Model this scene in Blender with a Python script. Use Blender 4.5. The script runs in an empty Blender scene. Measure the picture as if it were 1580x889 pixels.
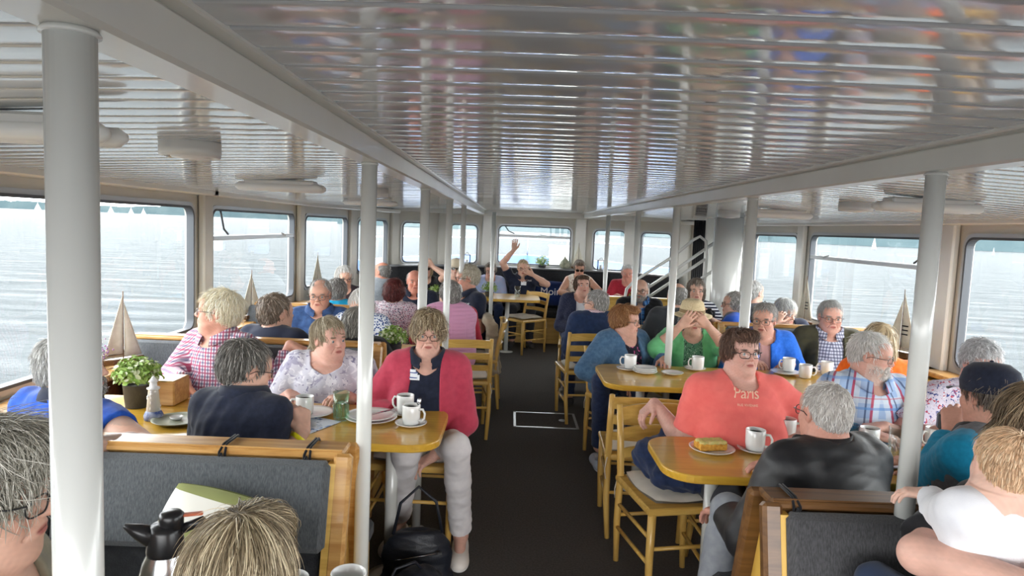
import bpy, math, random
import numpy as np
from mathutils import Vector, Matrix

# ------------------------------------------------------------------ camera, sky, exposure
SC = bpy.context.scene
COL = SC.collection
R = math.radians
CAMH = 1.66
FPX = 1053.0
PITCH, ROLL, YAW = 5.05, 2.35, -0.2

cam_d = bpy.data.cameras.new('camera')
cam_d.sensor_width = 36.0
cam_d.lens = 36.0 * FPX / 1580.0
cam_d.clip_start = 0.05
cam_d.clip_end = 6000
cam = bpy.data.objects.new('camera', cam_d)
COL.objects.link(cam)
CAMM = Matrix.Translation((0, 0, CAMH)) @ Matrix.Rotation(R(YAW), 4, 'Z') @ Matrix.Rotation(R(90 - PITCH), 4, 'X') @ Matrix.Rotation(R(ROLL), 4, 'Z')
cam.matrix_world = CAMM
SC.camera = cam

SC.view_settings.view_transform = 'Standard'
SC.view_settings.look = 'None'
SC.view_settings.exposure = 0.5
SC.view_settings.gamma = 1.0
SC.view_settings.use_curve_mapping = False
SKY_STRENGTH = 5.0

W = bpy.data.worlds.new('world')
SC.world = W
W.use_nodes = True
_nt = W.node_tree
_nt.nodes.clear()
_out = _nt.nodes.new('ShaderNodeOutputWorld')
_bg = _nt.nodes.new('ShaderNodeBackground')
_tc = _nt.nodes.new('ShaderNodeTexCoord')
_sep = _nt.nodes.new('ShaderNodeSeparateXYZ')
_rmp = _nt.nodes.new('ShaderNodeValToRGB')
_nz = _nt.nodes.new('ShaderNodeTexNoise')
_mix = _nt.nodes.new('ShaderNodeMixRGB')
_nt.links.new(_tc.outputs['Generated'], _sep.inputs[0])
_nt.links.new(_sep.outputs['Z'], _rmp.inputs[0])
_nt.links.new(_tc.outputs['Generated'], _nz.inputs['Vector'])
_nz.inputs['Scale'].default_value = 3.0
_nz.inputs['Detail'].default_value = 4.0
_e = _rmp.color_ramp.elements
_e[0].position = 0.0; _e[0].color = (1.10, 1.10, 1.10, 1)
_e[1].position = 1.0; _e[1].color = (1.0, 1.0, 1.03, 1)
_mix.blend_type = 'MULTIPLY'
_mix.inputs[0].default_value = 0.25
_nt.links.new(_rmp.outputs[0], _mix.inputs[1])
_nt.links.new(_nz.outputs['Fac'], _mix.inputs[2])
_nt.links.new(_mix.outputs[0], _bg.inputs['Color'])
_bg.inputs['Strength'].default_value = 1.55 * SKY_STRENGTH
_nt.links.new(_bg.outputs[0], _out.inputs[0])

# daylight comes in through the windows and over the unseen stern, left open for fill light (portals only guide sampling)
def portal(name, loc, rot, sx, sy):
    d = bpy.data.lights.new(name, 'AREA')
    d.shape = 'RECTANGLE'; d.size = sx; d.size_y = sy; d.cycles.is_portal = True
    o = bpy.data.objects.new(name, d); COL.objects.link(o)
    o.location = loc; o.rotation_euler = rot
portal('stern_fill_opening', (0.4, -2.6, 1.0), (R(90), 0, 0), 5.4, 1.9)
portal('port_windows', (-2.34, 3.4, 1.28), (0, R(-90), 0), .95, 10.4)
portal('starboard_windows', (3.14, 3.4, 1.28), (0, R(90), 0), .95, 10.4)
portal('bow_windows', (.37, 10.9, 1.35), (R(-90), 0, 0), 4.6, .8)

def ray(px, py):
    d = Vector(((px - 790) / FPX, -(py - 444.5) / FPX, -1.0))
    return (CAMM.to_3x3() @ d).normalized()
def P(px, py, Y):
    """world point at forward distance Y whose direction is that of photo pixel px,py"""
    d = ray(px, py)
    t = Y / d.y
    return Vector((d.x * t, Y, CAMH + d.z * t))
def G(px, py, z=0.0):
    d = ray(px, py)
    t = (z - CAMH) / d.z
    return Vector((d.x * t, d.y * t, z))

# ------------------------------------------------------------------ material helpers
MATS = {}
class NT:
    def __init__(s, m):
        s.nt = m.node_tree; s.n = s.nt.nodes; s.l = s.nt.links
    def new(s, t, **kw):
        x = s.n.new(t)
        for k, v in kw.items():
            if k.startswith('i_'):
                x.inputs[k[2:]].default_value = v
            else:
                setattr(x, k, v)
        return x
    def link(s, a, b): s.l.new(a, b)

def rgba(c): return (c[0], c[1], c[2], 1.0)
def srgb(r, g, b):
    f = lambda v: (v / 255 / 12.92) if v / 255 <= .04045 else ((v / 255 + .055) / 1.055) ** 2.4
    return (f(r), f(g), f(b))

def base_mat(name, col, rough=0.6, metal=0.0, spec=0.5, coat=0.0, sheen=0.0):
    m = bpy.data.materials.new(name)
    m.use_nodes = True
    b = m.node_tree.nodes['Principled BSDF']
    b.inputs['Base Color'].default_value = rgba(col)
    b.inputs['Roughness'].default_value = rough
    b.inputs['Metallic'].default_value = metal
    b.inputs['Specular IOR Level'].default_value = spec
    if coat:
        b.inputs['Coat Weight'].default_value = coat; b.inputs['Coat Roughness'].default_value = 0.08
    if sheen:
        b.inputs['Sheen Weight'].default_value = sheen; b.inputs['Sheen Roughness'].default_value = 0.5
    return m, b, NT(m)

def noisy(name, col, col2=None, rough=0.6, scale=8, detail=4, bump=0.0, bscale=None, metal=0.0, spec=0.5, coat=0.0, sheen=0.0, stretch=(1, 1, 1), dist=0.01):
    if name in MATS: return MATS[name]
    m, b, t = base_mat(name, col, rough, metal, spec, coat, sheen)
    tc = t.new('ShaderNodeTexCoord'); mp = t.new('ShaderNodeMapping')
    mp.inputs['Scale'].default_value = stretch
    t.link(tc.outputs['Object'], mp.inputs[0])
    if col2:
        nz = t.new('ShaderNodeTexNoise', i_Scale=scale, i_Detail=detail)
        rp = t.new('ShaderNodeValToRGB')
        rp.color_ramp.elements[0].position = .35; rp.color_ramp.elements[0].color = rgba(col)
        rp.color_ramp.elements[1].position = .65; rp.color_ramp.elements[1].color = rgba(col2)
        t.link(mp.outputs[0], nz.inputs['Vector']); t.link(nz.outputs['Fac'], rp.inputs[0]); t.link(rp.outputs[0], b.inputs['Base Color'])
    if bump:
        n2 = t.new('ShaderNodeTexNoise', i_Scale=bscale or scale * 6, i_Detail=3.0)
        bp = t.new('ShaderNodeBump', i_Strength=bump, i_Distance=dist)
        t.link(mp.outputs[0], n2.inputs['Vector']); t.link(n2.outputs['Fac'], bp.inputs['Height']); t.link(bp.outputs[0], b.inputs['Normal'])
    MATS[name] = m
    return m

def vcol_mat(name, rough=0.6, spec=0.4, bump=0.0, bscale=300, sheen=0.0, aniso=False, sub=0.0):
    """colour from the mesh's own colour attribute (lips, brows, strands)"""
    if name in MATS: return MATS[name]
    m, b, t = base_mat(name, (.5, .5, .5), rough, 0, spec, 0, sheen)
    a = t.new('ShaderNodeVertexColor'); a.layer_name = 'Col'
    t.link(a.outputs['Color'], b.inputs['Base Color'])
    if sub:
        b.inputs['Subsurface Weight'].default_value = sub
        b.inputs['Subsurface Radius'].default_value = (.012, .005, .003)
        b.inputs['Subsurface Scale'].default_value = 0.6
    if bump:
        tc = t.new('ShaderNodeTexCoord')
        n2 = t.new('ShaderNodeTexNoise', i_Scale=bscale, i_Detail=3.0)
        bp = t.new('ShaderNodeBump', i_Strength=bump, i_Distance=.002)
        t.link(tc.outputs['Object'], n2.inputs['Vector']); t.link(n2.outputs['Fac'], bp.inputs['Height']); t.link(bp.outputs[0], b.inputs['Normal'])
    MATS[name] = m
    return m

def wood(name, c1, c2, axis=0, rough=.38, coat=.25):
    if name in MATS: return MATS[name]
    m, b, t = base_mat(name, c1, rough, 0, .5, coat)
    tc = t.new('ShaderNodeTexCoord'); mp = t.new('ShaderNodeMapping')
    s = [14, 14, 14]; s[axis] = 1.2
    mp.inputs['Scale'].default_value = s
    t.link(tc.outputs['Object'], mp.inputs[0])
    nz = t.new('ShaderNodeTexNoise', i_Scale=2.5, i_Detail=6.0, i_Roughness=.6, i_Distortion=.6)
    rp = t.new('ShaderNodeValToRGB')
    rp.color_ramp.elements[0].position = .38; rp.color_ramp.elements[0].color = rgba(c2)
    rp.color_ramp.elements[1].position = .62; rp.color_ramp.elements[1].color = rgba(c1)
    t.link(mp.outputs[0], nz.inputs['Vector']); t.link(nz.outputs['Fac'], rp.inputs[0]); t.link(rp.outputs[0], b.inputs['Base Color'])
    MATS[name] = m
    return m

def glass_mat(name, tint=(.93, .97, .97), refl=.06, rough=.0):
    """thin pane: mostly clear, mirror-like at grazing angles"""
    if name in MATS: return MATS[name]
    m = bpy.data.materials.new(name); m.use_nodes = True
    t = NT(m); t.n.clear()
    o = t.new('ShaderNodeOutputMaterial'); tr = t.new('ShaderNodeBsdfTransparent'); gl = t.new('ShaderNodeBsdfGlossy')
    tr.inputs['Color'].default_value = rgba(tint); gl.inputs['Roughness'].default_value = rough
    lw = t.new('ShaderNodeLayerWeight', i_Blend=.5)
    pw = t.new('ShaderNodeMath', operation='POWER'); pw.inputs[1].default_value = 5.0
    mx = t.new('ShaderNodeMixShader')
    mul = t.new('ShaderNodeMath', operation='MULTIPLY_ADD'); mul.inputs[1].default_value = .8; mul.inputs[2].default_value = refl - .03
    t.link(lw.outputs['Facing'], pw.inputs[0]); t.link(pw.outputs[0], mul.inputs[0]); t.link(mul.outputs[0], mx.inputs[0])
    t.link(tr.outputs[0], mx.inputs[1]); t.link(gl.outputs[0], mx.inputs[2]); t.link(mx.outputs[0], o.inputs[0])
    MATS[name] = m
    return m

# ------------------------------------------------------------------ object helpers
def link(name, me, mat=None, parent=None):
    o = bpy.data.objects.new(name, me)
    COL.objects.link(o)
    if mat is not None:
        for mm in (mat if isinstance(mat, (list, tuple)) else [mat]):
            me.materials.append(mm)
    if parent is not None: o.parent = parent
    return o
def tag(o, label, cat, group=None):
    o['label'] = label; o['category'] = cat
    if group: o['group'] = group
    return o
def empty(name, loc=(0, 0, 0), rz=0.0, label=None, cat=None, group=None):
    o = bpy.data.objects.new(name, None); COL.objects.link(o)
    o.empty_display_size = .1
    o.location = loc; o.rotation_euler = (0, 0, rz)
    if label: tag(o, label, cat, group)
    return o
def structure(o):
    o['kind'] = 'structure'; return o
def children_of(o):
    return [c for c in bpy.data.objects if c.parent == o]
def copy_tree(o, parent=None):
    kids = list(o.children)
    c = o.copy(); COL.objects.link(c)
    if parent is not None: c.parent = parent
    for k in kids: copy_tree(k, c)
    return c

class MB:
    """collects vertices and faces of simple shapes into one mesh"""
    def __init__(s): s.v = []; s.f = []; s.m = []; s.sm = []
    def add(s, vs, fs, mi=0, smooth=False, M=None):
        b = len(s.v)
        if M is not None: vs = [M @ Vector(v) for v in vs]
        s.v += [tuple(v) for v in vs]
        s.f += [tuple(i + b for i in f) for f in fs]
        s.m += [mi] * len(fs); s.sm += [smooth] * len(fs)
        return s
    def box(s, c, d, M=None, mi=0, bev=0.0):
        x, y, z = [q / 2 for q in d]
        if bev <= 0:
            vs = [(c[0] + i * x, c[1] + j * y, c[2] + k * z) for i in (-1, 1) for j in (-1, 1) for k in (-1, 1)]
            fs = [(0, 1, 3, 2), (4, 6, 7, 5), (0, 4, 5, 1), (2, 3, 7, 6), (0, 2, 6, 4), (1, 5, 7, 3)]
            return s.add(vs, fs, mi, False, M)
        b = min(bev, x * .95, y * .95, z * .95)
        vs = []; ids = {}
        for i in (-1, 1):
            for j in (-1, 1):
                for k in (-1, 1):
                    for a in range(3):
                        q = [i * (x - b), j * (y - b), k * (z - b)]
                        q[a] = [i * x, j * y, k * z][a]
                        ids[(i, j, k, a)] = len(vs)
                        vs.append((c[0] + q[0], c[1] + q[1], c[2] + q[2]))
        fs = []
        for a in range(3):
            u, w = [t for t in range(3) if t != a]
            for sg in (-1, 1):
                loop = []
                for (p, q) in ((-1, -1), (1, -1), (1, 1), (-1, 1)):
                    key = [0, 0, 0]; key[a] = sg; key[u] = p; key[w] = q
                    loop.append(ids[(key[0], key[1], key[2], a)])
                if (sg > 0) ^ (a == 1): fs.append(tuple(loop))
                else: fs.append(tuple(reversed(loop)))
        for a in range(3):     # edge strips along axis a
            u, w = [t for t in range(3) if t != a]
            for p in (-1, 1):
                for q in (-1, 1):
                    k1 = [0, 0, 0]; k1[a] = -1; k1[u] = p; k1[w] = q
                    k2 = list(k1); k2[a] = 1
                    f = (ids[(*k1, u)], ids[(*k1, w)], ids[(*k2, w)], ids[(*k2, u)])
                    if (p * q > 0) ^ (a == 1): f = f[::-1]
                    fs.append(f)
        for i in (-1, 1):
            for j in (-1, 1):
                for k in (-1, 1):
                    f = (ids[(i, j, k, 0)], ids[(i, j, k, 1)], ids[(i, j, k, 2)])
                    if i * j * k < 0: f = f[::-1]
                    fs.append(f)
        return s.add(vs, fs, mi, False, M)
    def tube(s, pts, r, n=10, closed=False, mi=0, cap=True, M=None):
        pts = [Vector(p) for p in pts]; N = len(pts)
        rs = r if isinstance(r, (list, tuple)) else [r] * N
        vs = []; up = None
        for i, p in enumerate(pts):
            if closed: t = pts[(i + 1) % N] - pts[i - 1]
            else: t = pts[min(i + 1, N - 1)] - pts[max(i - 1, 0)]
            t = t.normalized() if t.length > 1e-9 else Vector((0, 0, 1))
            if up is None: up = Vector((0, 0, 1)) if abs(t.z) < .9 else Vector((1, 0, 0))
            a = (up - t * up.dot(t)).normalized(); b = t.cross(a); up = a
            for k in range(n):
                th = 2 * math.pi * k / n
                vs.append(p + (a * math.cos(th) + b * math.sin(th)) * rs[i])
        fs = []
        for i in range(N if closed else N - 1):
            for k in range(n):
                j = (i + 1) % N; l = (k + 1) % n
                fs.append((i * n + k, i * n + l, j * n + l, j * n + k))
        if cap and not closed:
            fs.append(tuple(range(n - 1, -1, -1))); fs.append(tuple((N - 1) * n + k for k in range(n)))
        return s.add(vs, fs, mi, True, M)
    def lathe(s, prof, c=(0, 0, 0), n=28, mi=0, M=None):
        vs = []; fs = []
        for (r, z) in prof:
            for k in range(n):
                th = 2 * math.pi * k / n
                vs.append((c[0] + r * math.cos(th), c[1] + r * math.sin(th), c[2] + z))
        for i in range(len(prof) - 1):
            for k in range(n):
                l = (k + 1) % n
                fs.append((i * n + k, i * n + l, (i + 1) * n + l, (i + 1) * n + k))
        if prof[0][0] > 1e-4: fs.append(tuple(range(n - 1, -1, -1)))
        if prof[-1][0] > 1e-4: fs.append(tuple((len(prof) - 1) * n + k for k in range(n)))
        return s.add(vs, fs, mi, True, M)
    def prism(s, poly, z0, z1, M=None, mi=0, bev=0.0):
        n = len(poly); P2 = [Vector((p[0], p[1])) for p in poly]
        rings = [(z0, 0), (z1, 0)]
        if bev: rings = [(z0, bev), (z0 + bev * .35, bev * .3), (z0 + bev, 0), (z1 - bev, 0), (z1 - bev * .35, bev * .3), (z1, bev)]
        cen = sum(P2, Vector((0, 0))) / n
        vs = []
        for (z, ins) in rings:
            for p in P2:
                q = p - (p - cen).normalized() * ins
                vs.append((q.x, q.y, z))
        fs = [tuple(range(n - 1, -1, -1)), tuple((len(rings) - 1) * n + k for k in range(n))]
        for i in range(len(rings) - 1):
            for k in range(n):
                l = (k + 1) % n
                fs.append((i * n + k, i * n + l, (i + 1) * n + l, (i + 1) * n + k))
        return s.add(vs, fs, mi, False, M)
    def ball(s, c, r, n=14, mi=0, M=None):
        r = r if isinstance(r, (tuple, list)) else (r, r, r)
        vs = [(c[0], c[1], c[2] - r[2])]; m = n // 2
        for i in range(1, m):
            ph = -math.pi / 2 + math.pi * i / m
            for k in range(n):
                th = 2 * math.pi * k / n
                vs.append((c[0] + r[0] * math.cos(ph) * math.cos(th), c[1] + r[1] * math.cos(ph) * math.sin(th), c[2] + r[2] * math.sin(ph)))
        vs.append((c[0], c[1], c[2] + r[2])); fs = []
        for k in range(n): fs.append((0, 1 + (k + 1) % n, 1 + k))
        for i in range(m - 2):
            for k in range(n):
                a = 1 + i * n; b = a + n; l = (k + 1) % n
                fs.append((a + k, a + l, b + l, b + k))
        a = 1 + (m - 2) * n
        for k in range(n): fs.append((a + k, a + (k + 1) % n, len(vs) - 1))
        return s.add(vs, fs, mi, True, M)
    def sheet(s, grid, mi=0, smooth=True, M=None):
        """grid[i][j] of points -> quads"""
        a = len(grid); b = len(grid[0])
        vs = [p for row in grid for p in row]
        fs = [(i * b + j, i * b + j + 1, (i + 1) * b + j + 1, (i + 1) * b + j) for i in range(a - 1) for j in range(b - 1)]
        return s.add(vs, fs, mi, smooth, M)
    def mesh(s, name):
        me = bpy.data.meshes.new(name)
        me.from_pydata(s.v, [], s.f)
        me.polygons.foreach_set('material_index', s.m)
        me.polygons.foreach_set('use_smooth', s.sm)
        me.update()
        return me
    def build(s, name, mat, parent=None):
        return link(name, s.mesh(name), mat, parent)

def rrect(x0, x1, y0, y1, r, n=6):
    """rounded rectangle, counter-clockwise"""
    out = []
    for (cx, cy, a0) in ((x1 - r, y0 + r, -90), (x1 - r, y1 - r, 0), (x0 + r, y1 - r, 90), (x0 + r, y0 + r, 180)):
        for k in range(n + 1):
            a = R(a0 + 90 * k / n)
            out.append((cx + r * math.cos(a), cy + r * math.sin(a)))
    return out

# ------------------------------------------------------------------ materials of the boat
WHITE_PAINT = noisy('white_gloss_paint', srgb(226, 226, 220), srgb(218, 218, 212), rough=.32, scale=3, bump=.03, bscale=40, coat=.3)
WALL_PAINT = noisy('cream_wall_paint', srgb(205, 202, 192), srgb(196, 193, 183), rough=.42, scale=2, bump=.03, bscale=60)
CEIL = noisy('glossy_ceiling_slats', srgb(200, 205, 210), srgb(194, 199, 204), rough=.11, scale=2, spec=.75, coat=.55)
SEAL = noisy('dark_window_seal', srgb(84, 88, 94), rough=.55)
ALU = noisy('aluminium_window_frame', srgb(186, 189, 192), rough=.35, metal=.55)
STEEL = noisy('brushed_steel', srgb(190, 192, 196), rough=.24, metal=1.0)
DARK = noisy('dark_recess', srgb(22, 22, 24), rough=.8)
CARPET = noisy('charcoal_carpet', srgb(84, 81, 79), srgb(98, 94, 91), rough=.97, scale=90, detail=5, bump=.6, bscale=420, spec=.1)
OAK = wood('honey_oak', srgb(226, 186, 100), srgb(206, 162, 78), 0)
OAKZ = wood('honey_oak_upright', srgb(224, 184, 102), srgb(204, 160, 80), 2)
TABLEW = wood('varnished_table_wood', srgb(222, 176, 66), srgb(204, 156, 50), 0, rough=.3, coat=.5)
BENCHW = wood('bench_rail_wood', srgb(204, 158, 94), srgb(176, 126, 64), 0, rough=.4)
DARKW = wood('dark_bench_rail_wood', srgb(120, 84, 48), srgb(92, 62, 34), 0, rough=.4)
GLASSM = glass_mat('window_glass')

# ------------------------------------------------------------------ floor
fm = MB()
hull = [(-2.25, -2.5), (3.05, -2.5), (3.05, 7.2), (2.9, 8.7), (2.45, 9.75), (1.8, 10.25), (1.08, 10.45), (-.34, 10.45), (-1.06, 10.25), (-1.7, 9.75), (-2.05, 8.7), (-2.25, 7.2)]
fm.prism(hull, -.06, 0)
structure(fm.build('floor', CARPET))

# ------------------------------------------------------------------ ceiling: narrow glossy slats across a lightly cambered deckhead
def ceil_z(x): return 1.925 - .0145 * (x - .37) ** 2
cm = MB(); rng = random.Random(4)
xs = [-2.3 + i * (5.4 / 30) for i in range(31)]
y = -2.4
SL = .112
while y < 10.6:
    tilt = rng.uniform(-.0006, .0006); bow = rng.uniform(.0002, .0007)
    prof = [(0, .008), (.003, .001), (.010, 0), (.035, -bow), (.056, -bow * 1.3), (.078, -bow), (.102, 0), (.108, .001), (.112, .008)]
    grid = []
    ph = rng.uniform(0, 6)
    for x in xs:
        wob = .0006 * math.sin(x * 2.3 + ph)
        grid.append([(x, y + a, ceil_z(x) + b + tilt * (a / SL - .5) + wob * (a / SL - .5)) for a, b in prof])
    cm.sheet(grid)
    y += SL
structure(cm.build('ceiling', CEIL))
rm = MB(); rm.sheet([[(x, -2.4, ceil_z(x) + .03), (x, 10.7, ceil_z(x) + .03)] for x in xs], smooth=False)
rm.sheet([[(x, -2.4, ceil_z(x) + .12), (x, 10.7, ceil_z(x) + .12)] for x in xs], smooth=False)
structure(rm.build('ceiling', WHITE_PAINT))

# long beams under the ceiling and cross trims
def beam(x, w=.075, h=.065):
    b = MB()
    z = 1.845
    b.box((x, 4.05, z + h / 2), (w, 12.5, h), bev=.006)
    b.box((x, 4.05, z + h + .006), (w + .05, 12.5, .014), bev=.003)
    return b
structure(beam(-.46).build('ceiling_beam', WHITE_PAINT))
structure(beam(1.11).build('ceiling_beam', WHITE_PAINT))

# ------------------------------------------------------------------ walls with rounded windows
wall_no = [0]; win_no = [0]
NWALL = {}
def wall_panel(wm, p0, p1, hole, z0=-.02, z1=1.86, th=.06, rad=.09, vent=False, inside=1, glass=True):
    """a flat wall section from p0 to p1 (plan), with an optional rounded hole (u0,u1,v0,v1)"""
    a = Vector((p0[0], p0[1], 0)); b = Vector((p1[0], p1[1], 0)); L = (b - a).length; ux = (b - a) / L
    nrm = Vector((-ux.y, ux.x, 0)) * inside          # points into the cabin
    M = Matrix(((ux.x, nrm.x, 0, a.x), (ux.y, nrm.y, 0, a.y), (0, 0, 1, 0), (0, 0, 0, 1)))
    if hole is None:
        wm.box((L / 2, -th / 2, (z0 + z1) / 2), (L, th, z1 - z0), M); return M, L
    u0, u1, v0, v1 = hole
    inner = rrect(u0, u1, v0, v1, rad, 6)
    n = len(inner)
    outer = []
    cx, cy = (u0 + u1) / 2, (v0 + v1) / 2
    q = n // 4
    corners = [(L, z0), (L, z1), (0, z1), (0, z0)]
    for i, (x, yy) in enumerate(inner):
        k = i // q; outer.append(corners[k])
    vs = []
    for (lst, y_) in ((outer, 0), (inner, 0), (inner, -th), (outer, -th)):
        vs += [(p[0], y_, p[1]) for p in lst]
    fs = []
    for i in range(n):
        j = (i + 1) % n
        for r0 in range(3):
            fs.append((r0 * n + i, r0 * n + j, (r0 + 1) * n + j, (r0 + 1) * n + i))
    wm.add(vs, fs, 0, False, M)
    return M, L

def window(M, hole, rad=.09, vent=False, th=.06, latch=False, deep=.02):
    win_no[0] += 1
    u0, u1, v0, v1 = hole
    w = structure(empty('window_%d' % win_no[0]))
    def ring(r_in, r_out, y0, y1, name, mat, d=0.0):
        a = rrect(u0 + r_in, u1 - r_in, v0 + r_in, v1 - r_in, max(rad - r_in, .02), 6)
        b = rrect(u0 + r_out, u1 - r_out, v0 + r_out, v1 - r_out, max(rad - r_out, .02), 6)
        n = len(a); mb = MB(); vs = []
        for (lst, yy) in ((b, y0), (a, y0), (a, y1), (b, y1)): vs += [(p[0], yy, p[1]) for p in lst]
        fs = []
        for i in range(n):
            j = (i + 1) % n
            for r0 in range(4):
                r1 = (r0 + 1) % 4
                fs.append((r0 * n + i, r0 * n + j, r1 * n + j, r1 * n + i))
        mb.add(vs, fs, 0, False, M)
        return mb.build(name, mat, w)
    ring(-.012, .018, .012, -.03, 'window_frame', ALU)
    ring(.014, .030, .016, -.035, 'window_seal', SEAL)
    g = MB(); pl = rrect(u0 + .02, u1 - .02, v0 + .02, v1 - .02, rad - .02, 6)
    g.add([(p[0], -.026, p[1]) for p in pl], [tuple(range(len(pl)))], 0, False, M)
    g.build('window_glass', GLASSM, w)
    if vent:
        hv = v1 - (v1 - v0) * .27
        b = MB(); b.box(((u0 + u1) / 2, .0, hv), (u1 - u0 - .05, .03, .035), M, bev=.004); b.build('vent_bar', ALU, w)
        b = MB(); b.tube([(u0 + .12, .03, v1 - .03), (u0 + .17, .035, hv + .07), (u0 + .26, .03, hv + .03)], .008, 8, M=M); b.build('vent_latch', SEAL, w)
        b = MB(); b.box((u1 - .3, .025, hv + .01), (.09, .02, .025), M, bev=.004); b.tube([(u1 - .33, .03, hv + .01), (u1 - .5, .04, hv + .03)], .006, 8, M=M); b.build('vent_handle', ALU, w)
    return w

V0, V1 = .83, 1.735
def run_wall(name, pts, holes, inside):
    wm = MB()
    for (a, b, h) in zip(pts[:-1], pts[1:], holes):
        L = math.hypot(b[0] - a[0], b[1] - a[1])
        if h is None: wall_panel(wm, a, b, None, inside=inside); continue
        hole = (h[0], L - h[1], h[2], h[3])
        M, L = wall_panel(wm, a, b, hole, inside=inside)
        window(M, hole, vent=h[4])
    return structure(wm.build(name, WALL_PAINT))
LP = [(-2.25, -1.8), (-2.25, .45), (-2.25, 2.62), (-2.25, 4.97), (-2.25, 7.2), (-2.05, 8.7), (-1.7, 9.75)]
run_wall('wall_left', LP, [(.1, .1, V0, V1, False), (.1, .1, V0, V1, False), (.1, .13, V0, V1, False), (.13, .14, V0 + .02, V1 - .01, True), (.14, .12, .9, V1 - .02, False), (.14, .16, .98, V1 - .03, False)], -1)
RP = [(3.05, -1.8), (3.05, .2), (3.05, 2.42), (3.05, 4.72), (3.05, 7.12), (2.98, 8.55), (2.5, 9.72)]
run_wall('wall_right', RP, [(.1, .1, V0, V1, False), (.1, .1, V0, V1, False), (.1, .13, V0, V1, False), (.13, .16, V0 + .02, V1 - .01, True), (.12, .1, .85, V1 - .02, False), (.25, .5, 1.08, V1 - .03, False)], 1)
FP = [(-1.7, 9.75), (-1.06, 10.25), (-.34, 10.45), (1.08, 10.45), (1.8, 10.25), (2.5, 9.72)]
run_wall('wall_front', FP, [(.14, .22, 1.08, V1 - .04, False), (.12, .17, 1.08, V1 - .04, False), (.12, .16, 1.09, V1 - .03, True), (.16, .08, 1.06, V1 - .04, False), (.14, .22, 1.0, V1 - .05, False)], -1)

# pillars standing proud between the windows, and the header moulding under the ceiling
pm = MB()
for (x, y_) in [(-2.25, .45), (-2.25, 2.62), (-2.25, 4.97), (-2.25, 7.2)]:
    pm.box((x + .03, y_, .92), (.05, .15, 1.88), bev=.012)
for (x, y_, a) in [(-2.05, 8.7, 14), (-1.7, 9.75, 30), (-1.06, 10.25, 60)]:
    pm.box((0, 0, .92), (.06, .16, 1.88), Matrix.Translation((x + .03, y_ - .01, 0)) @ Matrix.Rotation(R(-a), 4, 'Z'), bev=.012)
structure(pm.build('trim_1', WALL_PAINT))
pm = MB()
for (x, y_) in [(3.05, .2), (3.05, 2.42), (3.05, 4.72), (3.05, 7.12)]:
    pm.box((x - .03, y_, .92), (.05, .16, 1.88), bev=.012)
for (x, y_, a) in [(2.98, 8.55, 12), (2.5, 9.72, 40), (1.8, 10.25, 65), (1.08, 10.45, 84), (-.34, 10.45, -84)]:
    pm.box((0, 0, .92), (.07, .17, 1.88), Matrix.Translation((x - .03, y_ - .01, 0)) @ Matrix.Rotation(R(a), 4, 'Z'), bev=.012)
structure(pm.build('trim_2', WHITE_PAINT))
def strip_along(name, pts, z0, z1, off, th, mat, side):
    b = MB()
    for a, c in zip(pts[:-1], pts[1:]):
        a = Vector((*a, 0)); c = Vector((*c, 0)); u = (c - a).normalized(); n = Vector((-u.y, u.x, 0)) * side
        L = (c - a).length
        M = Matrix(((u.x, n.x, 0, a.x), (u.y, n.y, 0, a.y), (0, 0, 1, 0), (0, 0, 0, 1)))
        b.box((L / 2, off, (z0 + z1) / 2), (L + th * .6, th, z1 - z0), M, bev=.008)
    return structure(b.build(name, mat))
strip_along('trim_3', LP, 1.80, 1.85, .05, .12, WHITE_PAINT, -1)
strip_along('trim_4', RP, 1.80, 1.85, .05, .12, WHITE_PAINT, 1)
strip_along('trim_5', FP, 1.83, 1.93, .02, .08, WHITE_PAINT, -1)
# wooden sill ledge with a brown lining below it on both sides
strip_along('trim_6', LP[:5], .765, .80, .085, .17, BENCHW, -1)
strip_along('trim_7', RP[:5], .765, .80, .085, .17, BENCHW, 1)
LINING = wood('brown_side_lining', srgb(146, 98, 54), srgb(120, 78, 42), 0)
strip_along('trim_8', LP[:5], .0, .765, .02, .03, LINING, -1)
strip_along('trim_9', RP[:5], .0, .765, .02, .03, LINING, 1)

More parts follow.
